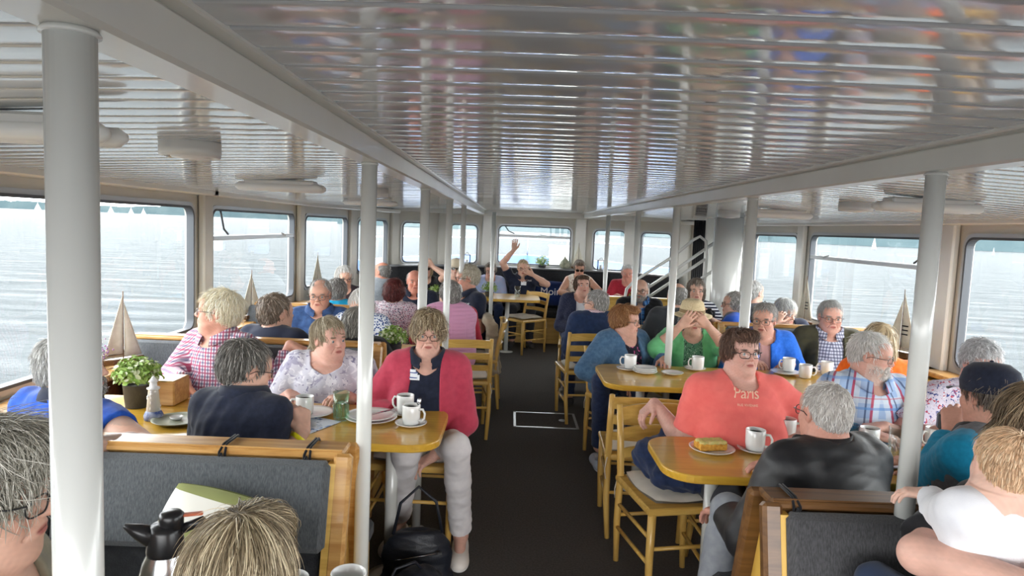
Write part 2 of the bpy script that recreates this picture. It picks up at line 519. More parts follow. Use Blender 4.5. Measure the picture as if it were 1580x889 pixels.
# ------------------------------------------------------------------ support poles
POLE = noisy('pole_white_enamel', srgb(214, 215, 211), rough=.22, coat=.4)
def pole(x, y_, z0, label, r=.0245, z1=1.846, lean=0.0):
    o = empty('support_pole', (x, y_, 0), 0, label, 'pole', 'white support poles')
    b = MB(); b.tube([(0, 0, z0), (lean * .5, 0, (z0 + z1) / 2), (lean, 0, z1 - .004)], r, 24); b.build('pole_shaft', POLE, o)
    b = MB(); b.lathe([(r + .004, z1 - .008), (r + .004, z1 - .005), (r + .001, z1 - .001)], (lean, 0, 0), 24); b.build('top_flange', POLE, o)
    if z0 < .01:
        b = MB(); b.lathe([(r + .022, 0), (r + .022, .006), (r + .003, .011)], n=24); b.build('foot_flange', POLE, o)
    return o
for i, (x, y_, z0, lab) in enumerate([
    (-.462, .722, 0, 'very thick looking white pole nearest the camera on the left'),
    (-.455, 2.17, 0, 'white pole at the aisle end of the grey bench, in front of the left table'),
    (-.46, 3.6, 0, 'white pole rising behind the short-haired woman in the red cardigan'),
    (-.46, 5.0, 0, 'white pole just left of the woman in the pink quilted vest'),
    (-.46, 6.45, 0, 'thin white pole behind the man in the navy polo'),
    (-.225, 8.4, 0, 'thin white pole in front of the far table by the front window'),
    (1.085, 1.775, .93, 'leaning white pole standing on the dark bench rail at right'),
    (1.143, 3.28, 0, 'white pole rising behind the woman in the coral shirt'),
    (1.10, 4.6, 0, 'white pole beside the straw hat, third from the camera on the right'),
    (1.10, 6.0, 0, 'thin white pole behind the bald man in the blue checked shirt'),
    (1.09, 7.8, 0, 'thin white pole before the first narrow bow window right of centre')]):
    pole(x, y_, z0, lab)

# ------------------------------------------------------------------ outside: lake, wooded shore, far boats, own foredeck
wm_ = bpy.data.materials.new('lake_water'); wm_.use_nodes = True
t_ = NT(wm_); t_.n.clear()
tc = t_.new('ShaderNodeTexCoord'); mp = t_.new('ShaderNodeMapping'); mp.inputs['Scale'].default_value = (.45, 1.3, 1); mp.inputs['Rotation'].default_value = (0, 0, .35)
t_.link(tc.outputs['Object'], mp.inputs[0])
n1 = t_.new('ShaderNodeTexNoise', i_Scale=.9, i_Detail=8.0, i_Roughness=.6, i_Distortion=.5)
bp = t_.new('ShaderNodeBump', i_Strength=1.0, i_Distance=.75)
t_.link(mp.outputs[0], n1.inputs['Vector']); t_.link(n1.outputs['Fac'], bp.inputs['Height'])
df = t_.new('ShaderNodeBsdfDiffuse'); df.inputs['Color'].default_value = (.068, .078, .082, 1)
gl = t_.new('ShaderNodeBsdfGlossy'); gl.inputs['Color'].default_value = (.205, .212, .217, 1); gl.inputs['Roughness'].default_value = .12
lw = t_.new('ShaderNodeLayerWeight', i_Blend=.5); mx = t_.new('ShaderNodeMixShader'); ou = t_.new('ShaderNodeOutputMaterial')
pw = t_.new('ShaderNodeMath', operation='POWER'); pw.inputs[1].default_value = 3.0
for q in (df, gl, lw): t_.link(bp.outputs[0], q.inputs['Normal'])
t_.link(lw.outputs['Facing'], pw.inputs[0]); t_.link(pw.outputs[0], mx.inputs[0]); t_.link(df.outputs[0], mx.inputs[1]); t_.link(gl.outputs[0], mx.inputs[2]); t_.link(mx.outputs[0], ou.inputs[0])
wmb = MB(); wmb.add([(-2500, -200, -.55), (2500, -200, -.55), (2500, 4000, -.55), (-2500, 4000, -.55)], [(0, 1, 2, 3)])
structure(wmb.build('lake_ground', wm_))

FOREST = noisy('hazy_far_forest', srgb(58, 72, 76), srgb(70, 82, 84), rough=1, scale=.03, detail=6, spec=0)  # blue-grey haze of distance is put into the tree colour
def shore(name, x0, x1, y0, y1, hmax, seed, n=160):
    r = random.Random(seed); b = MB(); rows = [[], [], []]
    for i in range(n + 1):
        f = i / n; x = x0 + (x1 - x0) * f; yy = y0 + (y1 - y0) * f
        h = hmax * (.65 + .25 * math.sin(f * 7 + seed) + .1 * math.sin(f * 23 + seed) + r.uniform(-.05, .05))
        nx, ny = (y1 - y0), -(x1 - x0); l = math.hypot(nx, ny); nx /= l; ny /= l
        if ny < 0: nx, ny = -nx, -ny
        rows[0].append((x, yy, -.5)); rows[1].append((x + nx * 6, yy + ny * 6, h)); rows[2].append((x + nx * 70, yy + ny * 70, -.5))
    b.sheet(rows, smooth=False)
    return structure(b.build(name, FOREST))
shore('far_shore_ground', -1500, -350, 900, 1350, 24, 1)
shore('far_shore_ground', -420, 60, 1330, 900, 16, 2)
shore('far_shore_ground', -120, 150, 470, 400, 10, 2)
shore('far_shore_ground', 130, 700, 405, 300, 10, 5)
SAILM = noisy('sail_cloth', srgb(200, 202, 204), rough=.9)
def sailboat(px, dist, h, label):
    p = P(px, 400, dist); x = p.x
    o = empty('sailing_yacht', (x, dist, -.55), 0.6, label, 'sailboat', 'sailing yachts far out on the lake')
    b = MB(); b.prism([(-h * .35, 0), (-h * .2, h * .09), (h * .2, h * .08), (h * .42, 0), (h * .2, -h * .08), (-h * .2, -h * .09)], 0, h * .09); b.build('hull', SAILM, o)
    b = MB(); b.tube([(0, 0, h * .08), (0, 0, h * 1.05)], h * .012, 6); b.build('mast', ALU, o)
    b = MB(); b.prism([(0.02 * h, .12 * h), (-.36 * h, .14 * h), (0, h)], -.01 * h, .01 * h, Matrix.Rotation(R(90), 4, 'X')); b.prism([(0.03 * h, .2 * h), (.36 * h, .1 * h), (.03 * h, .86 * h)], -.01 * h, .01 * h, Matrix.Rotation(R(90), 4, 'X')); b.build('sail', SAILM, o)
for px, d, h, lab in [(60, 520, 6.5, 'tiny white sailboat far out at the left edge of the big left window'), (172, 560, 6.5, 'tiny white sailboat just right of the nearest thick pole'),
                      (203, 600, 6, 'tiny white sailboat, second one right of the nearest thick pole'), (222, 560, 5.5, 'tiny white sailboat, third one right of the nearest thick pole'),
                      (1347, 230, 4.0, 'tiny white sailboat seen through the tilted vent of the right window'), (1532, 200, 2.0, 'tiny white sailboat under the shore in the rightmost window')]:
    sailboat(px, d, h, lab)
BLUEP = noisy('blue_hull_paint', srgb(88, 116, 168), rough=.35, coat=.3)
b = MB()
b.prism([(-2.3, 10.8), (3.0, 10.8), (2.2, 13.2), (.9, 15.0), (.37, 15.4), (-.2, 15.0), (-1.5, 13.2)], -.6, .84)
fd = tag(b.build('foredeck', noisy('pale_deck_paint', srgb(205, 212, 218), rough=.6)), 'pale foredeck seen through the front windows', 'deck')
bw = MB()
arc = [(-2.35, 10.7), (-2.1, 12.0), (-1.5, 13.3), (-.5, 14.7), (.37, 15.4), (1.2, 14.7), (2.25, 13.3), (2.85, 12.0), (3.1, 10.7)]
for a, c in zip(arc[:-1], arc[1:]):
    a = Vector((*a, 0)); c = Vector((*c, 0)); u = (c - a).normalized(); n = Vector((-u.y, u.x, 0)); L = (c - a).length
    bw.box((L / 2, 0, .95), (L + .03, .08, .22), Matrix(((u.x, n.x, 0, a.x), (u.y, n.y, 0, a.y), (0, 0, 1, 0), (0, 0, 0, 1))))
tag(bw.build('bulwark', BLUEP), 'blue bulwark around the bow outside the front windows', 'bulwark')
b = MB(); b.box((1.0, 12.2, 1.095), (.62, .5, .5), bev=.03); b.box((1.0, 12.2, 1.36), (.66, .54, .03), bev=.01)
tag(b.build('deck_locker', WHITE_PAINT), 'white locker standing on the foredeck outside the front window', 'locker')
rl = empty('bow_railing', (0, 0, 0), 0, 'thin metal railing around the bow outside', 'railing')
b = MB(); b.tube([(x, y_, 1.42) for x, y_ in arc], .016, 8); b.build('top_rail', STEEL, rl)
for x, y_ in arc[1:-1]:
    b = MB(); b.tube([(x, y_, 1.05), (x, y_, 1.42)], .012, 6); b.build('post', STEEL, rl)

# ------------------------------------------------------------------ smooth solid modelling: distance fields meshed by surface nets
A3 = lambda *v: np.array(v, dtype=np.float32)
def frame(yaw=0, pitch=0, roll=0):
    """columns = local axes; yaw turns the +Y face towards +X, pitch tips it up, roll leans to +X"""
    m = Matrix.Rotation(-R(yaw), 3, 'Z') @ Matrix.Rotation(R(pitch), 3, 'X') @ Matrix.Rotation(R(roll), 3, 'Y')
    return np.array(m, dtype=np.float32)
I3 = np.eye(3, dtype=np.float32)

class Ell:
    def __init__(s, c, r, k=.02, op='u', F=I3, o=(0, 0, 0)):
        s.R = F; s.c = np.array(o, np.float32) + F @ np.array(c, np.float32); s.r = np.array(r, np.float32); s.k = k; s.op = op
        s.b = float(max(r))
    def box(s): return s.c - s.b, s.c + s.b
    def d(s, p):
        q = (p - s.c) @ s.R
        a = q / s.r; k0 = np.sqrt((a * a).sum(1)); b = q / (s.r * s.r); k1 = np.sqrt((b * b).sum(1)) + 1e-6
        return k0 * (k0 - 1) / k1 if min(s.r) > 0 else k0
class Cone:
    """capsule from a to b whose radius goes from r1 to r2; flat squashes it along axis n"""
    def __init__(s, a, b, r1, r2, k=.02, op='u', n=None, fl=1.0):
        s.a = np.array(a, np.float32); s.e = np.array(b, np.float32) - s.a; s.r1 = r1; s.r2 = r2; s.k = k; s.op = op
        s.n = None if n is None else np.array(n, np.float32) / np.linalg.norm(n); s.fl = fl
    def box(s):
        m = max(s.r1, s.r2); e = s.a + s.e
        return np.minimum(s.a, e) - m, np.maximum(s.a, e) + m
    def d(s, p):
        q = p - s.a; l2 = float((s.e * s.e).sum()) + 1e-9
        t = np.clip((q @ s.e) / l2, 0, 1)
        v = q - t[:, None] * s.e
        if s.n is not None:
            v = v + ((v @ s.n) * (1 / s.fl - 1))[:, None] * s.n
        return np.sqrt((v * v).sum(1)) - (s.r1 + (s.r2 - s.r1) * t)
class Half:
    """cuts away the side n points to"""
    def __init__(s, o, n, k=.004, lim=None):
        s.o = np.array(o, np.float32); s.n = np.array(n, np.float32); s.n /= np.linalg.norm(s.n); s.k = k; s.op = 'i'; s.lim = lim
    def box(s): return None
    def d(s, p):
        d = (p - s.o) @ s.n
        if s.lim is not None:       # only acts near a point
            c, r = s.lim
            far = np.sqrt(((p - np.array(c, np.float32)) ** 2).sum(1)) > r
            d = np.where(far, -1.0, d)
        return d
class Fn:
    def __init__(s, f, op='s', k=.004, t=0.0): s.f = f; s.op = op; s.k = k; s.t = t
    def box(s): return None
    def d(s, p): return s.f(p)

def field(prims, p, pad, t=0.0):
    d = np.full(len(p), pad, np.float32)
    for q in prims:
        bb = q.box()
        if bb is not None:
            lo, hi = bb; m = pad if q.op == 'u' else .03
            idx = np.nonzero(((p > lo - m) & (p < hi + m)).all(1))[0]
            if len(idx) == 0: continue
            x = q.d(p[idx]); y_ = d[idx]
        else:
            idx = slice(None); x = q.d(p); y_ = d
        k = max(q.k, 1e-4)
        if q.op == 'u':
            h = np.clip(.5 + .5 * (y_ - x) / k, 0, 1); y_ = y_ * (1 - h) + x * h - k * h * (1 - h)
        elif q.op == 's':
            h = np.clip(.5 - .5 * (y_ + x) / k, 0, 1); y_ = y_ * (1 - h) - x * h + k * h * (1 - h)
        elif q.op == 'i':
            h = np.clip(.5 - .5 * (y_ - x) / k, 0, 1); y_ = y_ * (1 - h) + x * h + k * h * (1 - h)
        elif q.op == 'd':
            y_ = y_ + x
        elif q.op == 'o':        # grow everything so far
            y_ = y_ - x
        d[idx] = y_
    return d

def fold_fn(amp, freq, seed, ridge=.6):
    r = np.random.RandomState(seed)
    K = r.normal(size=(6, 3)).astype(np.float32); K /= np.linalg.norm(K, axis=1)[:, None]
    K[:, 2] *= 1.4
    fr = freq * r.uniform(.6, 1.7, 6).astype(np.float32); ph = r.uniform(0, 6.28, 6).astype(np.float32)
    def f(p):
        w = p + .018 * np.sin(p[:, [1, 2, 0]] * freq * .7 + ph[:3])
        out = np.zeros(len(p), np.float32)
        for i in range(6):
            a = (w @ K[i]) * fr[i] * 6.28 + ph[i]
            s_ = np.sin(a)
            out += (ridge * (1.6 * np.sqrt(s_ * s_ + .02) - 1.0) + (1 - ridge) * s_) / 6
        return amp * out * 1.8
    return f

def nets(prims, lo, hi, vox, post=None):
    """surface nets over a sparse grid; returns verts, quads"""
    lo = np.array(lo, np.float32); hi = np.array(hi, np.float32)
    B = 5
    nb = np.maximum(np.ceil((hi - lo) / (vox * B)).astype(int), 1)
    n = nb * B + 1
    # coarse pass on block centres
    gx = [lo[i] + (np.arange(nb[i]) + .5) * B * vox for i in range(3)]
    C = np.stack(np.meshgrid(*gx, indexing='ij'), -1).reshape(-1, 3).astype(np.float32)
    ex = sum(q.t for q in prims if isinstance(q, Fn)) + .02
    pad = vox * B * 2.2 + ex
    dc = field(prims, C, pad * 1.6)
    act = (np.abs(dc) < vox * B * 1.25 + .006).reshape(nb)
    D = np.repeat(np.repeat(np.repeat(np.where(dc.reshape(nb) < 0, -1., 1.).astype(np.float32), B, 0), B, 1), B, 2)
    D = np.pad(D, ((0, 1), (0, 1), (0, 1)), mode='edge')
    ab = np.argwhere(act)
    if len(ab) == 0: return np.zeros((0, 3)), np.zeros((0, 4), int)
    mask = np.zeros(n, bool)
    m1 = np.repeat(np.repeat(np.repeat(act, B, 0), B, 1), B, 2)
    mask[:-1, :-1, :-1] |= m1; mask[1:, :-1, :-1] |= m1; mask[:-1, 1:, :-1] |= m1; mask[:-1, :-1, 1:] |= m1
    mask[1:, 1:, :-1] |= m1; mask[1:, :-1, 1:] |= m1; mask[:-1, 1:, 1:] |= m1; mask[1:, 1:, 1:] |= m1
    ijk = np.argwhere(mask)
    pts = lo + ijk.astype(np.float32) * vox
    out = np.empty(len(pts), np.float32)
    for a in range(0, len(pts), 250000):
        out[a:a + 250000] = field(prims, pts[a:a + 250000], vox * 4 + ex)
    D[mask] = out
    S = D < 0
    c = [S[i:n[0] - 1 + i, j:n[1] - 1 + j, k:n[2] - 1 + k] for i in (0, 1) for j in (0, 1) for k in (0, 1)]
    cnt = sum(x.astype(np.int8) for x in c)
    cells = np.argwhere((cnt > 0) & (cnt < 8))
    if len(cells) == 0: return np.zeros((0, 3)), np.zeros((0, 4), int)
    idm = np.full(n, -1, np.int32); idm[tuple(cells.T)] = np.arange(len(cells))
    corner = np.array([(i, j, k) for i in (0, 1) for j in (0, 1) for k in (0, 1)])
    val = np.stack([D[tuple((cells + q).T)] for q in corner], 1)
    acc = np.zeros((len(cells), 3), np.float32); wn = np.zeros(len(cells), np.float32)
    for a in range(8):
        for b in range(a + 1, 8):
            if abs(corner[a] - corner[b]).sum() != 1: continue
            va, vb = val[:, a], val[:, b]
            m = (va < 0) != (vb < 0)
            t = np.where(m, va / np.where(m, va - vb, 1), 0)
            pp = corner[a] + t[:, None] * (corner[b] - corner[a])
            acc += pp * m[:, None]; wn += m
    V = lo + (cells + acc / wn[:, None]) * vox
    F = []
    for ax in range(3):
        u, w = (ax + 1) % 3, (ax + 2) % 3
        sl0 = [slice(None)] * 3; sl1 = [slice(None)] * 3
        sl0[ax] = slice(0, n[ax] - 1); sl1[ax] = slice(1, n[ax])
        a = S[tuple(sl0)]; b = S[tuple(sl1)]
        e = np.argwhere(a != b)
        e = e[(e[:, u] > 0) & (e[:, w] > 0) & (e[:, u] < n[u] - 1) & (e[:, w] < n[w] - 1)]
        if len(e) == 0: continue
        ins = a[tuple(e.T)]
        q = []
        for (du, dw) in ((-1, -1), (0, -1), (0, 0), (-1, 0)):
            x = e.copy(); x[:, u] += du; x[:, w] += dw; q.append(idm[tuple(x.T)])
        q = np.stack(q, 1)
        q[~ins] = q[~ins][:, ::-1]
        F.append(q[(q >= 0).all(1)])
    return V, (np.concatenate(F) if F else np.zeros((0, 4), int))

def np_mesh(name, V, F, mat, parent, col=None, smooth=True):
    me = bpy.data.meshes.new(name)
    me.vertices.add(len(V)); me.vertices.foreach_set('co', np.ascontiguousarray(V, np.float32).ravel())
    k = F.shape[1]
    me.loops.add(len(F) * k); me.loops.foreach_set('vertex_index', np.ascontiguousarray(F, np.int32).ravel())
    me.polygons.add(len(F)); me.polygons.foreach_set('loop_start', np.arange(0, len(F) * k, k, dtype=np.int32))
    me.polygons.foreach_set('use_smooth', np.ones(len(F), bool) if smooth else np.zeros(len(F), bool))
    if col is not None:
        ca = me.color_attributes.new('Col', 'FLOAT_COLOR', 'POINT')
        c4 = np.ones((len(V), 4), np.float32); c4[:, :3] = col
        ca.data.foreach_set('color', c4.ravel())
    me.update(calc_edges=True)
    return link(name, me, mat, parent)

def bounds(prims, m=.02):
    lo = np.full(3, 9.); hi = np.full(3, -9.)
    for q in prims:
        if q.op == 'u':
            b = q.box(); lo = np.minimum(lo, b[0]); hi = np.maximum(hi, b[1])
    return lo - m, hi + m

def solid(name, prims, vox, mat, parent, col=None, hi_boxes=(), hv=.003, grow=0.0, m=.02):
    """mesh of a field; hi_boxes are re-meshed finer inside the same mesh"""
    lo, hi = bounds(prims, m + grow)
    V, F = nets(prims, lo, hi, vox)
    Vs, Fs = [V], []
    for (l, h) in hi_boxes:
        l = np.array(l); h = np.array(h)
        inside = ((V > l + vox * .6) & (V < h - vox * .6)).all(1)
        F = F[~inside[F].all(1)]
    Fs.append(F); base = len(V)
    for (l, h) in hi_boxes:
        v, f = nets(prims, np.maximum(l, lo), np.minimum(h, hi), hv)
        if len(v): Vs.append(v); Fs.append(f + base); base += len(v)
    V = np.concatenate(Vs); F = np.concatenate(Fs)
    return np_mesh(name, V, F, mat, parent, col(V) if callable(col) else col)

# ------------------------------------------------------------------ people
def ik(S, T, l1, l2, hint):
    S = np.array(S, float); T = np.array(T, float); d = T - S; L = np.linalg.norm(d)
    if L > (l1 + l2) * .985:
        s_ = L / ((l1 + l2) * .985)
        if s_ > 1.25: T = S + d / s_ * 1.25; d = T - S; s_ = 1.25; L = np.linalg.norm(d)
        l1 *= s_; l2 *= s_
    u = d / L
    a = (l1 * l1 - l2 * l2 + L * L) / (2 * L)
    h = math.sqrt(max(l1 * l1 - a * a, 0))
    hn = np.array(hint, float); hn = hn - u * hn.dot(u); hn /= np.linalg.norm(hn) + 1e-9
    return S + u * a + hn * h, T

def hand_prims(Wp, f, n, side, curl=25, spread=1.0, s=1.0, thumb=1.0, k=.008):
    """palm, four fingers of different length and a thumb; f = finger direction, n = way the palm faces, side=+1 if thumb lies on f x n side"""
    f = np.array(f, float); f /= np.linalg.norm(f); n = np.array(n, float); n = n - f * n.dot(f); n /= np.linalg.norm(n) + 1e-9
    t = np.cross(f, n) * side
    Wp = np.array(Wp, float); pr = []
    offs = [.030, .010, -.010, -.028]; lens = [.070, .078, .073, .058]; rr = [.0088, .009, .0086, .0076]
    kn = []
    for o, q in zip(offs, (.086, .09, .086, .078)):
        b = Wp + (f * q + t * o) * s; kn.append(b)
        pr.append(Cone(Wp + (f * .012 + t * o * .55) * s, b, .016 * s, .0115 * s, .014))
    for i, b in enumerate(kn):
        c = curl if not isinstance(curl, (list, tuple)) else curl[i]
        ang = R((i - 1.5) * -4 * spread); d = f * math.cos(ang) + t * math.sin(ang) * -1
        d = f + t * (offs[i] / .03) * .12 * spread; d /= np.linalg.norm(d)
        tot = 0; p0 = b
        for j, fr in enumerate((.44, .31, .25)):
            tot += R(c * (1.0, 1.15, .8)[j])
            dd = d * math.cos(tot) + n * math.sin(tot)
            p1 = p0 + dd * lens[i] * fr * s
            pr.append(Cone(p0, p1, rr[i] * s * (1.05 - .1 * j), rr[i] * s * (.97 - .1 * j), k * .45)); p0 = p1
    b = Wp + (f * .022 + t * .026) * s
    d = f * .62 + t * .62 * thumb + n * .35; d /= np.linalg.norm(d)
    m = b + d * .042 * s; pr.append(Cone(b, m, .0145 * s, .0115 * s, .012))
    d2 = f * .85 + t * .25 * thumb + n * .35; d2 /= np.linalg.norm(d2)
    m2 = m + d2 * .030 * s; pr.append(Cone(m, m2, .0112 * s, .0095 * s, .005))
    pr.append(Cone(m2, m2 + d2 * .022 * s, .0095 * s, .0078 * s, .003))
    return pr

def head_prims(F, o, hs, g=0.0, fem=False, age=1.0, fat=0.0):
    def E(c, r, k=.015, op='u'): return Ell(np.array(c) * hs, np.array(r) * hs, k * hs, op, F, o)
    def C(a, b, r1, r2, k=.01, op='u'):
        return Cone(np.array(o) + F @ (np.array(a, np.float32) * hs), np.array(o) + F @ (np.array(b, np.float32) * hs), r1 * hs, r2 * hs, k * hs, op)
    jw = .052 + fat * .012 - (.004 if fem else 0)
    pr = [E((0, -.018, .032), (.075, .094, .084)),
          E((0, .022, -.030), (.060, .066, .078), .03),
          E((0, .040, -.066), (jw, .045, .036), .03),
          E((0, .066, -.096), (.022, .018, .016), .025),
          E((.036, .056, -.026), (.026, .026, .026), .02), E((-.036, .056, -.026), (.026, .026, .026), .02),
          E((0, .050, .040), (.060, .040, .040), .03),
          C((-.036, .078, .021), (.036, .078, .021), .010, .010, .016),
          E((.032, .100, .002), (.0175, .016, .0125), .012, 's'), E((-.032, .100, .002), (.0175, .016, .0125), .012, 's'),
          E((.0315, .0735, .003), (.0155, .0145, .0125), .004), E((-.0315, .0735, .003), (.0155, .0145, .0125), .004),
          C((0, .080, .014), (0, .104, -.020), .0072, .0112, .010),
          E((.0125, .092, -.026), (.0085, .010, .0075), .007), E((-.0125, .092, -.026), (.0085, .010, .0075), .007),
          E((0, .080, -.054), (.026, .016, .018), .014),
          C((-.017, .0885, -.0495), (.017, .0885, -.0495), .0042, .0042, .006), C((-.014, .089, -.0590), (.014, .089, -.0590), .0052, .0052, .006),
          C((-.021, .0965, -.0545), (.021, .0965, -.0545), .0022, .0022, .004, 's'),
          ]
    for s_ in (1, -1):
        pr.append(E((s_ * .074, -.008, .000), (.009, .021, .031), .006))
        pr.append(E((s_ * .082, -.002, .002), (.006, .012, .019), .004, 's'))
        if age: pr.append(C((s_ * .018, .092, -.030), (s_ * .034, .078, -.062), .0018, .0014, .008, 's'))
    if fat: pr.append(E((0, .035, -.098), (.045, .045, .022 * (1 + fat)), .03))
    return pr

def skin_color(F, o, hs, tone, brow, lipc=(.62, .30, .27), beard=None, blush=.5, seed=0):
    tone = np.array(srgb(*tone)); tone = tone * .86 + tone.mean() * .14; lipc = np.array(srgb(*[int(255 * x) for x in lipc])) if max(lipc) <= 1 else np.array(srgb(*lipc))
    br = np.array(srgb(*brow)); red = tone * np.array([1.0, .78, .76])
    bc = None if beard is None else np.array(srgb(*beard))
    ff = fold_fn(1.0, 60, seed, 0.0); f2 = fold_fn(1.0, 14, seed + 5, 0.0)
    def f(V):
        q = ((V - np.array(o)) @ F) / hs
        c = np.tile(tone, (len(V), 1)); nz = ff(V.astype(np.float32)) * .5 + f2(V.astype(np.float32)) * .5
        c = c * (1 + .10 * nz[:, None])
        def mixin(w, col):
            nonlocal c
            w = np.clip(w, 0, 1)[:, None]; c = c * (1 - w) + col * w
        el = lambda ctr, r: 1 - np.sqrt((((q - np.array(ctr)) / np.array(r)) ** 2).sum(1))
        for s_ in (1, -1):
            mixin(el((s_ * .042, .075, -.028), (.026, .04, .022)) * 1.2 * blush, red)
            mixin(el((s_ * .082, -.006, 0), (.02, .03, .035)) * .9 * blush, red)
            # brows
            mixin((el((s_ * .034, .092, .0235 - 0), (.022, .03, .0058)) * 2.2 + nz * .5) * (q[:, 1] > .05), br)
            # shadowy lid line and lashes
            mixin((el((s_ * .0315, .09, .0045), (.0145, .02, .0042)) * 1.6), tone * .55)
        mixin(el((0, .108, -.022), (.016, .02, .014)) * 1.2 * blush, red)
        mixin(el((0, .095, -.0545), (.024, .02, .0105)) * 2.5, lipc)
        mixin(el((0, .095, -.0545), (.022, .02, .0020)) * 2.5, lipc * .45)
        if bc is not None:
            w = (q[:, 2] < -.028) & (q[:, 1] > .0) & (q[:, 2] > -.14)
            wv = np.clip((-.028 - q[:, 2]) / .012, 0, 1) * w
            wv = wv * (1 - np.clip(el((0, .095, -.0545), (.022, .02, .010)) * 4, 0, 1))
            mixin(np.clip(wv * (.45 + .35 * nz), 0, 1), bc)
        return c
    return f

EYE_MAT = vcol_mat('eyeball', rough=.12, spec=.6)
GLASSES_LENS = glass_mat('spectacle_lens', (.96, .97, .97), .05)
def eyes(F, o, hs, parent, iris=(90, 110, 120), look=(0, 1, 0)):
    for s_ in (1, -1):
        n = 14; b = MB(); b.ball((0, 0, 0), .0122 * hs, 16)
        V = np.array(b.v); c0 = np.array(o) + F @ (np.array((s_ * .0315, .0765, .003)) * hs)
        lk = F @ np.array(look, float); lk /= np.linalg.norm(lk)
        cosv = (V / (.0122 * hs)) @ lk
        col = np.tile(np.array(srgb(222, 212, 205)), (len(V), 1))
        col[cosv > .86] = srgb(*iris); col[cosv > .965] = (.01, .01, .01)
        me = b.mesh('eye'); me.vertices.foreach_set('co', (V + c0).astype(np.float32).ravel())
        ca = me.color_attributes.new('Col', 'FLOAT_COLOR', 'POINT'); c4 = np.ones((len(V), 4), np.float32); c4[:, :3] = col
        ca.data.foreach_set('color', c4.ravel()); me.update()
        link('eye', me, EYE_MAT, parent)

def glasses(F, o, hs, parent, mat, w=.050, h=.034, r=.0016, drop=0.0, tint=None, rimless=False):
    M = Matrix([[*F[0], o[0]], [*F[1], o[1]], [*F[2], o[2]], [0, 0, 0, 1]]) @ Matrix.Scale(hs, 4)
    b = MB(); z0 = -.001 - drop
    for s_ in (1, -1):
        cx = s_ * .0325
        loop = [(x, .103 - 1.4 * (x - 0) ** 2 * 3, z) for x, z in rrect(cx - w / 2, cx + w / 2, z0 - h / 2, z0 + h / 2, h * .42, 4)]
        b.tube(loop, r, 6, closed=True, M=M)
        b.tube([(s_ * (.0325 + w / 2 - .001), .092, z0 + h * .25), (s_ * .0765, .075, z0 + h * .28), (s_ * .0785, .01, z0 + h * .2), (s_ * .078, -.022, z0 - .012)], r, 6, M=M)
    b.tube([(-.009, .104, z0 + h * .15), (0, .107, z0 + h * .24), (.009, .104, z0 + h * .15)], r, 6, M=M)
    g = b.build('glasses', mat, parent)
    b = MB()
    for s_ in (1, -1):
        cx = s_ * .0325
        pl = [(x, .102 - 4.2 * x * x, z) for x, z in rrect(cx - w / 2, cx + w / 2, z0 - h / 2, z0 + h / 2, h * .42, 4)]
        b.add(pl, [tuple(range(len(pl)))], M=M)
    b.build('lens', tint or GLASSES_LENS, g)
    return g

